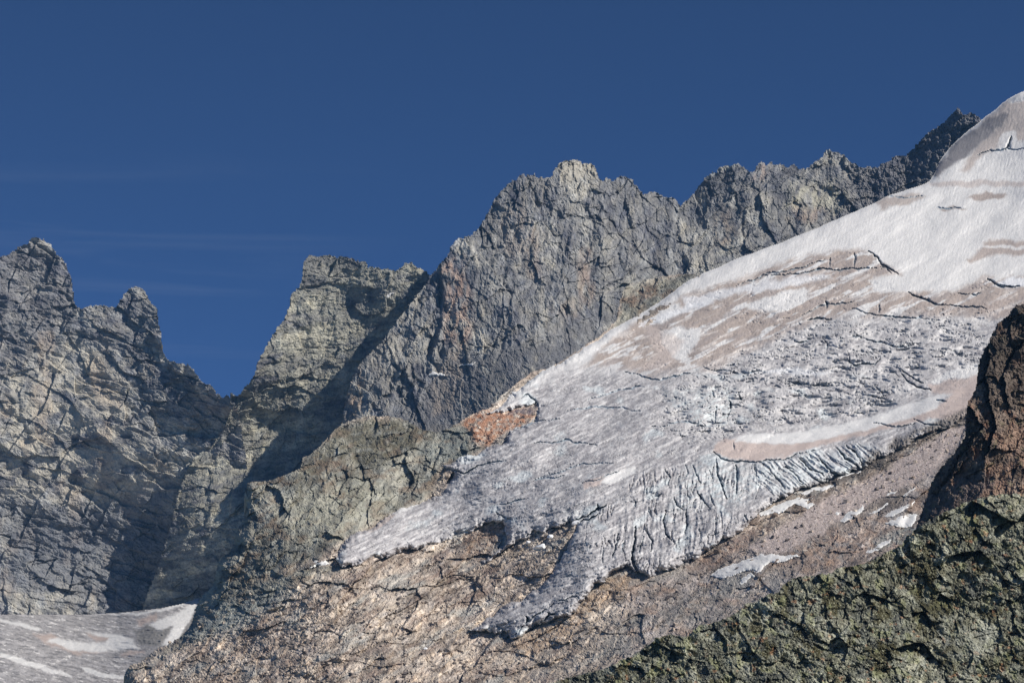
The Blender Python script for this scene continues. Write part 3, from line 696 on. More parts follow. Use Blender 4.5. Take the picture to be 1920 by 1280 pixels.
# crevasses
CREV = [  # points, width px, depth m
 ([(1625,470),(1648,484),(1655,496),(1664,500),(1684,514)], 3.0, 30), ([(1650,500),(1662,502),(1671,513)], 2.0, 20), ([(1600,476),(1603,490),(1600,500)], 1.6, 16), ([(1556,482),(1556,500)], 1.8, 14),
 ([(1430,520),(1500,510),(1560,504),(1620,502),(1655,505)], 1.6, 14), ([(1380,535),(1440,515),(1500,500),(1560,485)], 1.4, 10),
 ([(1898,258),(1892,272),(1886,282)], 3.2, 30), ([(1830,292),(1860,282),(1920,278)], 1.3, 8), ([(1753,388),(1780,392),(1808,391)], 1.2, 5), ([(1645,362),(1700,372),(1730,366)], 1.0, 5),
 ([(1850,525),(1880,537),(1920,536)], 2.4, 22), ([(1850,524),(1870,530),(1905,540)], 1.8, 16), ([(1790,548),(1830,552),(1842,548)], 1.8, 14), ([(1700,548),(1740,562),(1775,572)], 2.6, 22), ([(1775,572),(1810,575),(1850,580)], 1.8, 14),
 ([(1546,565),(1552,572),(1550,580)], 3.0, 18), ([(1648,568),(1647,588)], 2.2, 16), ([(1512,600),(1560,598)], 3.0, 18), ([(1590,578),(1640,590),(1700,595),(1760,600)], 1.8, 12), ([(1500,590),(1540,575),(1600,565)], 1.6, 10),
 ([(1486,640),(1520,638)], 2.4, 14), ([(1545,635),(1552,645),(1550,655)], 2.0, 12), ([(1588,660),(1592,678),(1600,684),(1640,682),(1650,672)], 2.6, 18), ([(1655,643),(1680,650),(1710,648)], 2.2, 14), ([(1600,632),(1640,640),(1660,645)], 1.4, 9),
 ([(1690,700),(1700,715),(1720,725),(1745,730)], 3.2, 20), ([(1690,690),(1710,705),(1730,718)], 2.4, 16), ([(1640,720),(1655,735),(1660,745)], 1.6, 10), ([(1470,715),(1510,720),(1560,722)], 1.8, 10),
 ([(1320,690),(1380,700),(1440,695)], 1.4, 8), ([(1335,735),(1340,745)], 3.4, 14), ([(1385,735),(1390,750)], 2.4, 12), ([(1367,750),(1370,765),(1362,790)], 2.2, 14), ([(1345,760),(1340,790)], 1.4, 9),
 ([(1515,890),(1535,905),(1560,900)], 1.5, 8),
 ([(1535,860),(1560,885),(1585,893)], 3.6, 22), ([(1500,860),(1520,880),(1545,893)], 3.0, 18), ([(1570,840),(1590,862),(1612,880)], 4.0, 26), ([(1470,872),(1490,888),(1505,905)], 2.4, 14), ([(1440,880),(1460,900),(1475,915)], 2.0, 12), ([(1585,835),(1605,850),(1618,868)], 3.0, 20),
 ([(1340,860),(1345,880),(1352,905),(1362,935)], 2.8, 16), ([(1380,870),(1384,900),(1380,925)], 3.0, 16), ([(1415,870),(1417,895)], 1.8, 10), ([(1300,870),(1302,885),(1312,905)], 2.0, 12), ([(1285,870),(1290,885),(1285,895)], 2.4, 12), ([(1330,880),(1335,895)], 1.4, 8),
 ([(1248,880),(1256,895),(1250,912)], 2.0, 10), ([(1262,930),(1268,945),(1280,955)], 2.2, 13), ([(1213,910),(1212,930)], 1.6, 9), ([(1216,950),(1222,970)], 1.6, 9), ([(1188,940),(1190,952)], 1.4, 8),
 ([(1247,955),(1246,980),(1250,1000),(1258,1012)], 2.8, 18), ([(1285,955),(1288,985),(1284,1000)], 3.2, 18), ([(1212,985),(1215,1000),(1224,1015),(1222,1035)], 2.8, 16), ([(1158,1000),(1155,1030),(1150,1045)], 2.2, 13), ([(1192,985),(1188,1020),(1186,1050),(1196,1070)], 4.0, 30), ([(1183,1035),(1192,1055),(1200,1070)], 3.4, 26),
 ([(1308,920),(1320,940),(1332,955)], 1.8, 12), ([(1395,965),(1400,980)], 1.8, 10), ([(1130,1025),(1129,1060)], 1.4, 9), ([(1205,1000),(1198,1040)], 1.5, 9), ([(1170,1010),(1168,1035)], 1.3, 8), ([(1330,925),(1340,950)], 1.6, 10), ([(1310,990),(1314,1005)], 1.4, 8),
 ([(1090,905),(1120,900),(1160,880)], 1.2, 7), ([(930,945),(960,940),(990,935)], 1.3, 6), ([(1000,900),(1060,890)], 1.0, 5), ([(930,960),(945,970),(958,975)], 1.5, 9),
 ([(1072,980),(1095,970),(1108,960),(1130,950)], 3.5, 26), ([(1080,985),(1100,975),(1125,962)], 2.6, 20), ([(1118,945),(1122,956),(1135,948)], 3.0, 20), ([(985,1003),(1005,996),(1022,999)], 3.0, 18), ([(908,985),(925,980),(940,984)], 4.0, 26), ([(1045,1060),(1055,1035),(1062,1015)], 2.5, 14),
 ([(985,1155),(990,1162),(984,1170)], 3.0, 18), ([(1012,1165),(1030,1150),(1042,1150)], 3.0, 16), ([(960,1190),(985,1170),(1010,1150),(1040,1135)], 1.6, 9), ([(1040,1130),(1070,1120),(1085,1118)], 1.4, 8),
 ([(850,880),(870,888),(895,872)], 2.4, 14), ([(880,878),(920,868),(950,862)], 1.2, 7), ([(1000,900),(1090,870),(1150,868)], 1.0, 5), ([(960,810),(1000,790),(1050,785)], 1.8, 10), ([(1000,830),(1060,825),(1120,835)], 1.4, 7), ([(975,745),(990,740),(1007,750),(1012,758)], 2.4, 12),
 ([(1100,750),(1160,730),(1220,722)], 1.2, 6), ([(1170,700),(1240,712),(1300,700)], 1.4, 7), ([(1060,770),(1120,760),(1200,770)], 1.2, 6), ([(1220,800),(1290,790),(1340,800)], 1.2, 6),
 ([(1335,845),(1350,862),(1400,866),(1460,862),(1530,845)], 2.2, 12), ([(1376,830),(1378,842)], 1.6, 7), ([(1640,790),(1680,800),(1720,792)], 1.8, 9), ([(1715,783),(1740,795),(1775,800)], 1.8, 10), ([(1755,750),(1775,755)], 1.5, 8)]
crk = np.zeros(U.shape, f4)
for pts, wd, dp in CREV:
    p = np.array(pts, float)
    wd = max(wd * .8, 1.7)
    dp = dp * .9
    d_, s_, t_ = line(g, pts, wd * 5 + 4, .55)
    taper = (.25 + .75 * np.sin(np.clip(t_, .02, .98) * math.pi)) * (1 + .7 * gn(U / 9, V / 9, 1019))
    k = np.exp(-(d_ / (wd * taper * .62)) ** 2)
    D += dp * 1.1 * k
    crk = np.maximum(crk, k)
# many small transverse cracks
cv1 = np.abs(gn(bx / 60, by / 8, 1020)); cv2 = np.abs(gn(fx / 34 + g.nb * .03, fy / 8, 1021))
dusty_ = zone(g, [(1130,650),(1300,550),(1560,471),(1934,486),(1934,600),(1500,615),(1220,712)], 10)
cm1 = np.exp(-(cv1 / .035) ** 2) * sst(.0, .3, fbm(U / 60, V / 50, 2, 1022)) * (fall * .9 + (1 - upper) * .35)
D += 4 * cm1
cx = (U * .97 + V * .2) / 9 + .06 * g.na
fl1 = np.exp(-(np.abs(gn(bx_ / 52, by_ / 9, 1061)) / .045) ** 2) * sst(-.1, .3, fbm(U / 50, V / 20, 2, 1062))
fl2 = np.exp(-(np.abs(gn((U + .9 * V) / 40 + g.na * .02, (V - .5 * U) / 8, 1063)) / .04) ** 2) * sst(.05, .4, fbm(U / 36, V / 26, 2, 1064))
flt = np.maximum(fl1, fl2) * np.clip(fall + .5 * (1 - upper) * (1 - icy) * dusty_, 0, 1)
D += 5.5 * flt
cv3 = np.exp(-(np.abs(gn(cx, V / 60, 1023)) / .07) ** 2) * sst(.05, .35, fbm(U / 40, V / 40, 2, 1024)) * zone(g, [(1140,900),(1300,850),(1460,860),(1420,960),(1300,1050),(1140,1090),(1100,1000)], 30)
D += 7 * cv3
# fins where the ice breaks over the moraine
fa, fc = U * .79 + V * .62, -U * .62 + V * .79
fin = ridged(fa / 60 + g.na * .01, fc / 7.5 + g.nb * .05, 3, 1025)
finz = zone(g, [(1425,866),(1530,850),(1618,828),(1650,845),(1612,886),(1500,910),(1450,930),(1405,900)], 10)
D -= finz * 7 * fin
hz_ = zone(g, [(1200,880),(1300,860),(1420,870),(1420,960),(1320,1040),(1180,1080),(1140,1010)], 25)
fin2 = ridged((U + .1 * V) / 13 + g.na * .04, V / 75, 3, 1026)
D -= hz_ * 3.5 * fin2
# lip of the tongue where the ice overhangs its bed
lowlip = zone(g, [(1075,1160),(1090,1100),(1183,1055),(1200,1080),(1100,1180)], 10)
D += lowlip * 10 * np.exp(-s0 / 2.5)
# colours
white, dust, ice = np.array([.82, .80, .768], f4), C(146, 134, 125), C(154, 151, 150)
col = np.broadcast_to(white, U.shape + (3,)).astype(f4)
dusty = zone(g, [(1130,650),(1200,600),(1290,552),(1380,522),(1480,488),(1560,471),(1625,468),(1657,494),(1692,515),(1650,522),(1632,545),(1700,545),(1780,546),(1850,518),(1934,486),(1934,600),(1700,595),(1560,602),(1500,615),(1400,668),(1330,700),(1220,712),(1150,690),(1090,690)], 7, .8)
dn = fbm(fx / 90, fy / 16, 4, 1030, .6)
col = lay(col, dusty * sst(-.26, -.12, dn), dust, .95)
col = lay(col, dusty * sst(.1, .3, fbm(fx / 70, fy / 9, 4, 1031, .6)), C(142, 133, 128), .75)
col = lay(col, dusty * sst(.2, .5, fbm(fx / 60, fy / 12, 3, 1032, .6)), C(190, 183, 176), .6)
ia = fbm(fx / 50, fy / 15, 4, 1033, .6); ib = fbm(fx / 17, fy / 5.0, 5, 1034, .75)
ci = np.broadcast_to(ice, U.shape + (3,)).astype(f4)
ci = lay(ci, sst(-.1, .5, ia), C(172, 169, 167), .8)
ci = lay(ci, sst(.0, .5, -ia), C(136, 132, 132), .5)
ci = lay(ci, sst(.08, .4, ib), C(104, 102, 104), .75)
ic = fbm(fx / 9, fy / 3.0, 3, 1038, .75)
ci = lay(ci, sst(.1, .5, ic) * (1 - .7 * fall), C(118, 116, 118), .6)
ci = lay(ci, (1 - fall) * sst(.1, .4, n_str), C(122, 119, 120), .6)
ci = lay(ci, (1 - fall) * sst(.15, .4, -n_str), C(192, 189, 186), .5)
ci = lay(ci, sst(.15, .4, -ib), C(194, 191, 188), .7)
ci = lay(ci, fall * sst(-.3, .3, fbm(bx / 40, by / 12, 3, 1035)), C(178, 175, 172), .85)
ci = lay(ci, fall * sst(.2, .5, fbm(bx_ / 46, by_ / 4.5, 4, 1036, .6)), C(124, 120, 118), .6)
ci = lay(ci, sst(.3, .6, fbm(U / 60, V / 40, 3, 1037)) * (V > 690), C(186, 202, 206), .5)
hl = 0
for (a_, b_, c_, sd_) in ((34, 4.0, .06, 1051), (20, 2.9, .07, 1052), (60, 7.0, .04, 1053)):
    w1_ = fx + 5 * gn(U / 30, V / 30, sd_ + 5); w2_ = fy + 2.5 * gn(U / 16, V / 16, sd_ + 6)
    hl = np.maximum(hl, np.exp(-(np.abs(gn(w1_ / a_, w2_ / b_, sd_)) / c_) ** 2) * sst(-.05, .4, fbm(U / 45, V / 22, 3, sd_ + 7, .6)))
hl = hl * icy * rough
D += 1.6 * hl
ci = lay(ci, hl, C(92, 90, 92), .6)
ci = lay(ci, flt, C(98, 104, 110), .7)
col = col * (1 - icy[..., None]) + ci * icy[..., None]
def z(poly, c, k=1., fe=4, wob=.7, mod=None):
    global col
    zz = zone(g, poly, fe, wob)
    if mod is not None:
        zz = zz * mod
    col = lay(col, zz, c, k)
z([(1410,566),(1450,552),(1505,540),(1518,549),(1490,572),(1450,584),(1420,585),(1395,572)], white)
z([(1222,588),(1262,568),(1277,570),(1270,592),(1240,607),(1220,606)], white)
z([(1238,622),(1280,611),(1317,620),(1302,650),(1280,675),(1262,667),(1243,648)], white)
z([(1280,560),(1340,545),(1420,532),(1500,512),(1560,520),(1470,540),(1380,552),(1290,580)], C(206, 202, 200), .8, 4)
z([(1200,605),(1280,575),(1340,560),(1330,566),(1270,590),(1205,615)], C(212, 208, 205), .8, 3)
z([(1630,525),(1680,515),(1760,540),(1700,548),(1640,548)], white, 1, 4)
z([(1860,535),(1890,520),(1934,512),(1934,535),(1890,538)], C(206, 204, 204), 1, 4)
z([(1815,488),(1850,450),(1934,430),(1934,484),(1870,478),(1822,492)], C(148, 136, 128), .9, 4)
z([(1818,462),(1870,460),(1934,455),(1934,462),(1870,466)], white, .9, 2)
z([(1840,232),(1868,206),(1890,188),(1934,176),(1934,256),(1890,262),(1850,290),(1815,318),(1800,318),(1835,270),(1885,225)], C(152, 141, 133), .8, 5)
z([(1900,180),(1934,165),(1934,180),(1890,192)], white, .9, 3)
z([(1750,330),(1757,305),(1790,272),(1840,232),(1880,211),(1892,214),(1886,228),(1850,260),(1810,295),(1775,318),(1757,332)], C(108, 105, 106), .95, 4)
z([(1870,270),(1880,250),(1902,244),(1905,262),(1895,275)], white, .9, 3)
z([(1640,380),(1680,366),(1722,362),(1735,368),(1700,384),(1650,394)], C(154, 144, 136), .9, 4)
z([(1812,370),(1850,359),(1888,365),(1882,372),(1830,376)], C(140, 128, 120), .9, 3)
z([(1757,391),(1790,389),(1812,393),(1775,396)], C(142, 130, 121), .9, 2)
z([(1740,345),(1800,338),(1934,350),(1934,358),(1850,350),(1760,352)], C(164, 153, 146), .7, 3)
z([(1430,524),(1500,505),(1560,490),(1640,486),(1660,503),(1600,505),(1520,515),(1440,530)], C(142, 132, 125), .7, 5, .7, sst(-.3, .2, dn))
z([(1335,842),(1358,822),(1385,826),(1470,833),(1540,824),(1640,798),(1760,762),(1840,700),(1850,760),(1800,785),(1740,782),(1660,806),(1600,818),(1520,842),(1460,861),(1400,863),(1350,857)], C(166, 152, 144), .95, 3)
z([(1378,828),(1388,818),(1410,813),(1480,812),(1560,799),(1640,778),(1720,754),(1780,729),(1792,734),(1762,751),(1757,766),(1700,785),(1620,806),(1540,825),(1470,832),(1400,829)], white, 1, 2.5, .4)
z([(1745,714),(1790,693),(1860,672),(1860,700),(1790,712),(1750,718)], white, 1, 3, .5)
z([(1740,722),(1790,712),(1860,700),(1860,745),(1790,740),(1750,735)], C(168, 154, 146), .9, 4)
z([(1798,560),(1850,556),(1934,560),(1934,590),(1850,595)], C(150, 138, 130), .6, 8)
z([(1095,905),(1110,896),(1140,892),(1132,905),(1120,914),(1100,918)], C(172, 158, 150), .9, 3)
z([(1125,906),(1140,888),(1165,880),(1190,872),(1196,880),(1172,898),(1140,908)], white, 1, 2.5, .4)
z([(733,962),(760,945),(790,937),(776,950),(740,965)], white, 1, 2, .4)
z([(690,996),(733,962),(742,966),(710,990)], C(178, 164, 154), .9, 3)
z([(1200,600),(1280,640),(1250,700),(1200,690),(1230,660)], C(172, 160, 152), .6, 6)
z([(1400,700),(1500,690),(1560,700),(1500,706)], C(210, 210, 212), .7, 4)
for poly in ([(1280,880),(1330,860),(1460,880),(1400,940),(1250,960)], [(1440,870),(1540,860),(1600,880),(1520,905),(1470,915)], [(1250,740),(1380,720),(1370,800),(1290,790)], [(1060,960),(1130,940),(1120,975),(1075,990)]):
    z(poly, C(184, 202, 208), .5, 14, 1, sst(-.2, .3, ib))
mz = zone(g, [(1500,914),(1520,903),(1570,892),(1608,884),(1612,868),(1640,845),(1700,815),(1760,785),(1820,762),(1860,760),(1860,800),(1640,880),(1540,912)], 7)
col = lay(col, mz * sst(-.75, -.1, fbm(fx / 40, fy / 12, 3, 1040)), C(92, 86, 80), .9)
D += mz * 3 * gn(U / 3.3, V / 3, 1041)
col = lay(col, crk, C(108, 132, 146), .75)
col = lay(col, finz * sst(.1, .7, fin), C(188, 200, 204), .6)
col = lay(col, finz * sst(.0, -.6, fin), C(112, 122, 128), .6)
edge_d = sst(14, 2, s0) * (V > 860) * sst(-.2, .4, fbm(U / 20, V / 14, 3, 1042))
col = lay(col, edge_d, C(128, 122, 120), .7)
m = s > 0
o = sheet("glacier", g, m, D, col, M_ICE, smooth=True, thick=90, sink=0.0)
tag(o, "steep hanging glacier, white snow above and crevassed grey ice below", "glacier", kind="structure")
GF = (g, D, base)

def sample(gr, A, u, v):
    x, y = np.interp(u, gr.uc, np.arange(gr.nx)), np.interp(v, gr.vc, np.arange(gr.ny))
    i, j = np.clip(x.astype(int), 0, gr.nx - 2), np.clip(y.astype(int), 0, gr.ny - 2)
    a, b = np.clip(x - i, 0, 1), np.clip(y - j, 0, 1)
    return (A[j, i] * (1 - a) + A[j, i + 1] * a) * (1 - b) + (A[j + 1, i] * (1 - a) + A[j + 1, i + 1] * a) * b

# ================================================================== right cliff
GS = [(1925,556),(1905,570),(1898,580),(1890,590),(1880,597),(1870,605),(1862,620),(1858,630),(1855,640),(1846,652),(1840,665),(1836,678),(1833,690),(1832,706),(1830,720),(1828,732),(1825,740),(1815,750),(1812,770),(1813,790),(1808,820),(1795,840),(1785,853),(1775,862),(1760,880),(1752,893),(1745,905),(1740,918),(1738,930),(1734,942),(1730,950),(1722,975),(1717,990),(1700,1040),(1750,1100),(1935,1100),(1935,556)]
g = Grid(1696, 548, 1934, 1090, 1.2, 17)
U, V = g.U, g.V
base = tps([(1920,560,1260),(1870,610,1255),(1830,700,1235),(1815,790,1215),(1740,920,1215),(1717,990,1195),(1920,800,1205),(1850,900,1185),(1920,1050,1140),(1800,1000,1165),(1720,1060,1170)])
D = base(U, V)
H, rn = rock(g, 1100, -58, 1.6, (70, 32, 15, 7), .62, .4, .3, .4)
fl = zone(g, [(1934,700),(1890,790),(1850,860),(1800,900),(1740,960),(1934,1000)], 25)
H = H * (1 - .3 * fl) + 8 * fbm(U / 70, V / 90, 3, 1110) + 1.8 * gn(U / 3.6, V / 3.2, 1111)
edge = np.clip(sdf(g, GS, 60, 1.0, True), 0, 60)
D = D + H * mpp(D) + 7 * np.exp(-edge / 9.0)
for pts, d in (([(1855,640),(1850,720),(1870,800),(1850,860)], 7), ([(1815,750),(1840,800),(1800,860),(1760,930)], 7), ([(1920,640),(1880,700),(1890,760)], 5)):
    d_, s_, t_ = line(g, pts, 40, 1)
    D += d * np.exp(-(d_ / 6)) * (s_ > 0) - .6 * d * np.exp(-(d_ / 14)) * (s_ < 0)
pc = dict(pale=C(140, 124, 110), mid=C(104, 91, 81), dark=C(56, 51, 49), tan=C(140, 100, 70), rust=C(130, 70, 44))
col = rock_colour(g, 1200, rn, -58, 1.8, pc, streak=.1)
col = lay(col, sst(.05, .35, fbm(U / 30, V / 36, 4, 1210)), C(110, 80, 64), .6)
col = lay(col, sst(.05, .35, fbm(U / 36, V / 30, 4, 1212)), C(50, 46, 42), .65)
col = lay(col, fl * sst(-.3, .2, fbm(U / 40, V / 30, 3, 1211)), C(138, 114, 97), .65)
col = lay(col, zone(g, [(1717,990),(1740,930),(1790,900),(1850,880),(1870,900),(1820,940),(1760,970)], 10), C(86, 80, 78), .7)
col = lay(col, sst(.3, .6, fbm(U / 16, V / 16, 3, 1213)), C(94, 90, 66), .5)
col = lay(col, zone(g, [(1840,560),(1925,550),(1925,640),(1870,760),(1835,700)], 20), C(66, 61, 56), .65)
m = sdf(g, GS, 12, 1.0, True) > 0
o = sheet("rock_cliff", g, m, D, col, M_SLAB, thick=220)
tag(o, "dark reddish brown cliff cutting across the right edge of the glacier", "cliff", kind="structure")

# ================================================================== near mossy rocks
HS = [(1010,1295),(1025,1282),(1045,1274),(1060,1270),(1090,1262),(1115,1257),(1140,1250),(1152,1244),(1165,1235),(1182,1230),(1200,1218),(1215,1207),(1230,1195),(1245,1190),(1260,1188),(1275,1192),(1290,1190),(1300,1180),(1310,1170),(1325,1168),(1340,1165),(1360,1158),(1375,1150),(1390,1140),(1400,1130),(1415,1128),(1428,1120),(1440,1112),(1450,1112),(1460,1108),(1466,1098),(1475,1090),(1487,1084),(1500,1080),(1530,1077),(1560,1072),(1570,1064),(1580,1062),(1600,1060),(1620,1055),(1655,1038),(1690,1020),(1700,1005),(1718,990),(1740,975),(1765,962),(1790,952),(1810,940),(1830,935),(1855,928),(1880,925),(1935,922),(1935,1295)]
g = Grid(1004, 915, 1934, 1292, 1.1, 18)
U, V = g.U, g.V
base = tps([(1020,1280,820),(1200,1200,835),(1400,1130,850),(1600,1050,868),(1720,985,880),(1920,925,895),(1920,1100,850),(1920,1280,800),(1600,1280,795),(1300,1280,800),(1500,1180,825),(1750,1120,850)])
D = base(U, V)
H, rn = rock(g, 1300, 35, 1.5, (70, 32, 15, 8, 4.5), .8, .45, .35, .35, grain=1.5)
H += 20 * fbm(U / 110, V / 90, 5, 1310, .6) + 1.6 * gn(U / 4, V / 4, 1311) + 1.0 * gn(U / 2.3, V / 2.3, 1312)
H += 12 * zone(g, [(1540,1225),(1570,1205),(1620,1210),(1620,1225),(1590,1240)], 5) + 9 * zone(g, [(1470,1120),(1500,1125),(1530,1160),(1500,1170),(1475,1150)], 6) + 9 * zone(g, [(1575,1062),(1600,1062),(1602,1075),(1580,1082)], 4)
calm = zone(g, [(1770,1150),(1860,1170),(1870,1230),(1800,1240),(1760,1200)], 20)
H *= 1 - .35 * calm
D = D + H * mpp(D)
pn = dict(pale=C(154, 153, 138, .6), mid=C(112, 112, 98, .6), dark=C(44, 45, 38, .6), tan=C(140, 120, 90), rust=C(130, 80, 50))
col = rock_colour(g, 1400, rn, 35, 1.4, pn, streak=.05, cell=1.6)
# moss and turf lie in the hollows between the blocks
mo = fbm(U / 44, V / 60, 4, 1410, .55)
col = lay(col, sst(.12, .32, mo), C(54, 50, 28, .6), .8)
col = lay(col, sst(.15, .4, fbm(U / 26, V / 26, 4, 1411)), C(124, 126, 92, .6), .5)
col = lay(col, sst(.2, .45, fbm(U / 50, V / 50, 3, 1412)), C(66, 68, 66, .55), .65)
col = lay(col, sst(.42, .6, fbm(U / 18, V / 14, 3, 1413)), C(140, 100, 72, .55), .5)
col = lay(col, calm, C(140, 141, 130, .6), .45)
col = lay(col, sst(.3, .6, fbm(U / 3, V / 3, 2, 1414)), C(176, 176, 150, .55), .5)
col = lay(col, zone(g, [(1640,1040),(1760,1060),(1830,1170),(1780,1250),(1720,1180),(1700,1120)], 30) * sst(-.1, .2, fbm(U / 20, V / 24, 3, 1415)), C(56, 52, 30, .6), .7)
m = sdf(g, HS, 12, 1.0, True) > 0
o = sheet("rocky_hillside", g, m, D, col, M_NEAR, thick=160)
tag(o, "near hillside of broken mossy olive green rock, bottom right", "hillside", kind="structure")

# ================================================================== snow patches and boulders
gE, DE, bE = GE
DEs = blur(DE.astype(np.float64), 4)
def patch(poly, label, gr=None, Ds=None, off=3.2, step=1.0, name="snow_patch"):
    gr = gr or gE; Ds = DEs if Ds is None else Ds
    p = np.array(poly, float)
    q = Grid(p[:, 0].min() - 6, p[:, 1].min() - 6, p[:, 0].max() + 6, p[:, 1].max() + 6, step, 21)
    s = sdf(q, poly, 10, .75)
    DD = sample(gr, Ds, q.U, q.V)
    s1 = np.clip(s, 0, 30)
    DD = DD - off * (1 - np.exp(-s1 / 2.0)) - off * .6 * (1 - np.exp(-s1 / 7.)) + 1.5 * fbm(q.U / 14, q.V / 5, 4, 1500, .6)
    c = np.broadcast_to(np.array([.79, .775, .745], f4), q.U.shape + (3,)).astype(f4)
    c = lay(c, sst(.15, .6, fbm(q.U / 20, q.V / 7, 3, 1501)), C(204, 194, 186), .5)
    o = sheet(name, q, s > 0, DD, c, M_SNOW, smooth=True, thick=25, sink=0)
    tag(o, label, "snow patch", "snow patches left on the rocks", "thing")
    return o
for poly, lab in (
 ([(1328,1076),(1345,1067),(1372,1058),(1400,1046),(1415,1042),(1430,1036),(1440,1042),(1452,1040),(1470,1038),(1497,1034),(1499,1040),(1475,1048),(1452,1056),(1435,1064),(1425,1071),(1405,1071),(1420,1066),(1395,1074),(1380,1080),(1345,1083)], "longest white snow patch on the brown slabs, a dark boulder on it"),
 ([(1383,1093),(1397,1080),(1410,1075),(1418,1076),(1404,1086),(1392,1093)], "tiny snow strip just below the longest snow patch"),
 ([(1416,963),(1450,949),(1480,937),(1500,932),(1528,934),(1512,941),(1532,945),(1516,952),(1492,948),(1460,963),(1430,965)], "forked white snow patch against the dark edge of the crevassed ice"),
 ([(1488,923),(1530,912),(1576,902),(1548,917),(1505,927)], "thin snow streak above the forked snow patch beside the ice edge"),
 ([(1572,975),(1590,960),(1606,953),(1621,943),(1622,955),(1604,970),(1582,978)], "rounded snow patch in the middle of the pink dusty slope"),
 ([(1563,963),(1570,957),(1578,958),(1572,965)], "smallest snow spot left of the rounded patch on the dusty slope"),
 ([(1624,966),(1645,953),(1664,943),(1666,947),(1642,962)], "slanting snow strip right of the rounded patch"),
 ([(1654,969),(1680,954),(1716,936),(1716,942),(1698,954),(1668,971)], "long slanting snow strip next to the rust brown cliff foot"),
 ([(1659,979),(1690,967),(1721,959),(1719,974),(1709,989),(1690,991),(1670,983)], "wedge of snow filling the corner between cliff foot and mossy rocks"),
 ([(1616,1038),(1640,1025),(1671,1006),(1667,1018),(1648,1032),(1630,1036)], "snow patch beside the grey rock hump just above the mossy rocks"),
 ([(1653,931),(1670,920),(1687,914),(1678,924),(1662,931)], "upper left of two short snow strips high on the dusty slope"),
 ([(1690,928),(1704,918),(1723,908),(1718,916),(1700,928)], "short snow strip high on the dusty slope, touching the cliff"),
 ([(1562,894),(1590,886),(1618,881),(1621,884),(1600,889),(1572,896)], "narrow snow line on the dark moraine at the ice edge"),
 ([(575,1062),(590,1052),(610,1050),(622,1054),(605,1060)], "small snow scrap at the left snout of the ice, on grey slabs")):
    patch(poly, lab)
gDD, DDD = GD
DDs = blur(DDD, 3)
patch([(802,708),(812,700),(832,699),(834,703),(818,706),(808,710)], "lone snow patch on a ledge in the grey wall below the main peak", gDD, DDs, 4)
patch([(852,688),(866,682),(890,676),(886,681),(866,687)], "thin snow thread on a ledge right of the lone ledge patch", gDD, DDs, 4)
gCC, DCC = GC
patch([(722,562),(732,552),(744,546),(742,550),(732,560)], "slanting snow sliver under the flat-topped ridge at the shadow's edge", gCC, blur(DCC, 3), 4)

M_BLOCK = bpy.data.materials.new("boulder_rock"); M_BLOCK.use_nodes = True
def plain(name, c, rough, ns, contrast):
    m = terrain_mat(name, ns, contrast, .8, .6, rough)
    for l in list(m.node_tree.links):
        if l.from_node.type == 'ATTRIBUTE':
            m.node_tree.links.remove(l)
    for n_ in m.node_tree.nodes:
        if n_.type == 'VECT_MATH':
            n_.inputs[0].default_value = tuple(float(x) for x in c)
    return m
M_BLOCK = plain("boulder_rock", C(112, 98, 86), .95, .5, .35)
M_BERG = plain("ice_block", C(200, 208, 212), .6, .4, .08)
rs = np.random.RandomState(5)
def block(name, u, v, gr, Ds, size, mat, label, group, cat, sx=1.0):
    """an angular block sitting half sunk on the slope"""
    D0 = float(sample(gr, Ds, np.array([u], float), np.array([v], float))[0])
    c = point(u, v, D0)
    import bmesh
    bm = bmesh.new()
    bmesh.ops.create_icosphere(bm, subdivisions=2, radius=1.0)
    planes = rs.normal(size=(9, 3)); planes /= np.linalg.norm(planes, axis=1)[:, None]
    lim = rs.uniform(.55, .85, 9)
    for vv in bm.verts:
        p = np.array(vv.co)
        for n_, l_ in zip(planes, lim):
            d = p @ n_
            if d > l_:
                p = p - n_ * (d - l_)
        p = p * np.array([sx, 1, .75]) * size * (1 + .06 * rs.normal())
        vv.co = p
    me = bpy.data.meshes.new(name); bm.to_mesh(me); bm.free()
    me.materials.append(mat)
    o = bpy.data.objects.new(name, me)
    sc.collection.objects.link(o)
    o.location = (c[0], c[1] - size * .35, c[2] + size * .2)
    o.rotation_euler = (0, 0, rs.uniform(0, 6))
    tag(o, label, cat, group, "thing")
    return o
block("boulder", 1410, 1051, gE, DEs, 2.4, M_BLOCK, "dark boulder sitting alone on the longest snow patch", "boulders lying on the snow and slabs", "boulder")
for (u, v, sz, lab) in ((1429, 1024, 1.3, "small dark stone low on the pink dusty slope, left one"), (1480, 1011, 1.1, "small dark stone low on the pink dusty slope, right one"), (1452, 968, 3.6, "blocky boulder just under the forked snow patch"), (1345, 1036, 4.0, "pale block at the lower right margin of the ice"), (1712, 896, 2.0, "boulder half way up the dusty slope by the cliff"), (1345, 1246, 3.0, "x")):
    if lab != "x":
        block("boulder", u, v, gE, DEs, sz * 1.25, M_BLOCK, lab, "boulders lying on the snow and slabs", "boulder")
gF, DF, bF = GF
for (u, v, sz, sx, lab) in ((1013, 1029, 7, 1.5, "white ice block fallen on brown rock between the two ice tongues"), (1032, 1008, 4.5, 1.2, "ice block wedged under the dark arch of the upper tongue"), (1080, 983, 5.5, 1.4, "larger blue white ice block at the mouth of the dark ice cave"), (1092, 977, 4.0, 1.2, "smaller ice block right of the one in the ice cave mouth"), (975, 1171, 5.5, 1.7, "broad white ice slab leaning at the tip of the lower tongue"), (798, 1216, 2.2, 1.3, "lone white ice lump far down on the brown slabs"), (990, 1018, 3.5, 1.3, "small ice block at the left foot of the dark arch")):
    block("ice_block", u, v, gE, DEs, sz * .9, M_BERG, lab, "ice blocks broken off the glacier", "ice block", sx)

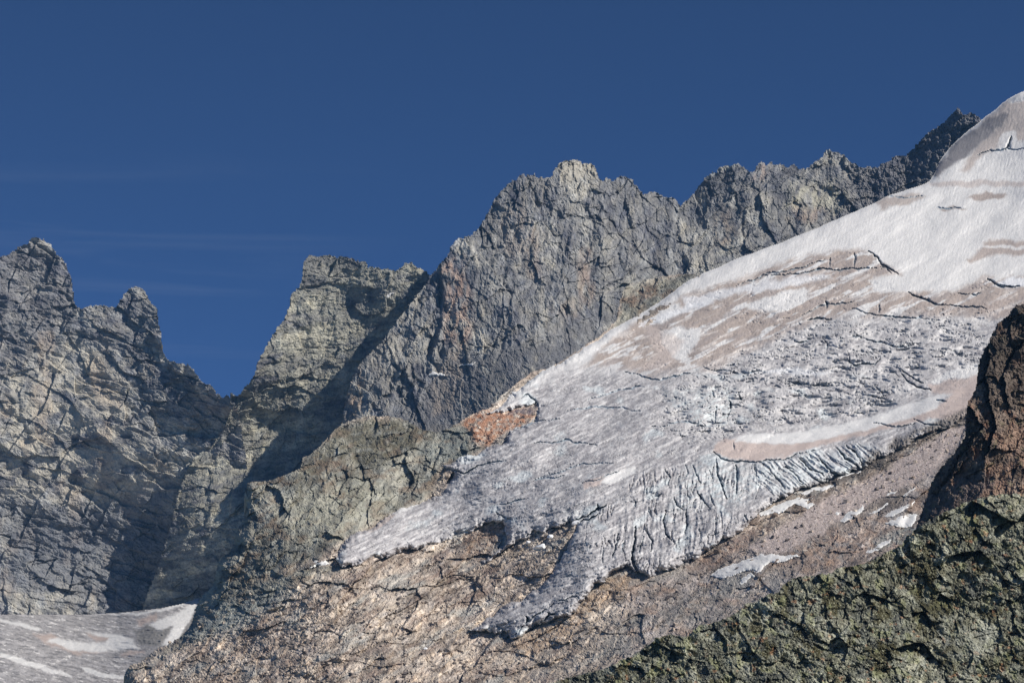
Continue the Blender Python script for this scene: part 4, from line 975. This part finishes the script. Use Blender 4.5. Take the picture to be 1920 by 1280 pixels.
# loose rubble on the moraine, the dusty slope and below the ice
def rubble(n, name, label):
    out, fc = [], []
    u = rs.uniform(300, 1830, n * 6); v = rs.uniform(640, 1285, n * 6)
    ii = np.clip(np.searchsorted(gE.vc, v), 0, gE.ny - 1); jj = np.clip(np.searchsorted(gE.uc, u), 0, gE.nx - 1)
    wgt = (moraineE * .9 + dustE * .22 + slabE * .16)[ii, jj] * (inE[ii, jj])
    keep = np.nonzero(rs.uniform(0, 1, len(u)) < wgt)[0][:n]
    cube = np.array([[x, y, z_] for z_ in (-1, 1) for y in (-1, 1) for x in (-1, 1)], float)
    cf = np.array([[0, 2, 3, 1], [4, 5, 7, 6], [0, 1, 5, 4], [2, 6, 7, 3], [0, 4, 6, 2], [1, 3, 7, 5]])
    Dk = sample(gE, DEs, u[keep], v[keep])
    P = point(u[keep], v[keep], Dk)
    cols = []
    for k in range(len(keep)):
        sz = .45 + 1.6 * rs.uniform() ** 5
        q = (cube * rs.uniform(.55, 1.1, 3) + rs.uniform(-.35, .35, (8, 3))) * sz
        a, b = rs.uniform(0, 6.28, 2)
        R = np.array([[math.cos(a), -math.sin(a), 0], [math.sin(a), math.cos(a), 0], [0, 0, 1]]) @ np.array([[1, 0, 0], [0, math.cos(b), -math.sin(b)], [0, math.sin(b), math.cos(b)]])
        out.append(q @ R.T + P[k] + np.array([0, -.4 * sz, .3 * sz])); fc.append(cf + 8 * k)
        cols.append(np.tile(C(*[(150, 138, 126), (110, 102, 96), (176, 164, 150), (84, 78, 76)][rs.randint(4)]), (8, 1)))
    o = mesh_obj(name, np.concatenate(out), np.concatenate(fc), M_SLAB, np.concatenate(cols))
    tag(o, label, "rubble", kind="stuff")
rubble(5200, "rubble", "loose broken stones strewn over the moraine, dusty slope and slabs")

# ================================================================== valley floor
ge = np.linspace(-1, 1, 60)
X, Y = np.meshgrid(ge * 1850, ge * 2900 + 2640)
Z = -60 + 25 * np.sin(X / 900) * np.cos(Y / 1300)
co = np.stack([X, Y, Z], -1).reshape(-1, 3)
idx = np.arange(3600).reshape(60, 60)
q = np.stack([idx[:-1, :-1], idx[:-1, 1:], idx[1:, 1:], idx[1:, :-1]], -1).reshape(-1, 4)
o = mesh_obj("ground", co, q, plain("valley_ground", C(90, 96, 70), .95, .02, .3))
tag(o, "stony valley floor below the mountains", "ground", kind="structure")

# ================================================================== thin mountain air
hz = np.array([[x, y, z_] for z_ in (-90, 1450) for y in (-300, 5150) for x in (-1900, 1900)], float)
hq = [[0, 1, 3, 2], [4, 6, 7, 5], [0, 4, 5, 1], [2, 3, 7, 6], [0, 2, 6, 4], [1, 5, 7, 3]]
hc = hz.mean(0)
hq = [q_ if np.dot(np.cross(hz[q_[1]] - hz[q_[0]], hz[q_[2]] - hz[q_[1]]), hz[q_].mean(0) - hc) > 0 else q_[::-1] for q_ in hq]
hm = bpy.data.materials.new("air"); hm.use_nodes = True
ht = hm.node_tree
ht.nodes.remove(ht.nodes["Principled BSDF"])
pv = ht.nodes.new("ShaderNodeVolumePrincipled")
pv.inputs['Color'].default_value = (0.24, 0.56, 1.0, 1)
pv.inputs['Density'].default_value = HAZE
ht.links.new(pv.outputs[0], ht.nodes["Material Output"].inputs['Volume'])
o = mesh_obj("haze", hz, np.array(hq), hm)
tag(o, "thin blue mountain air between the viewer and the peaks", "haze", kind="stuff")
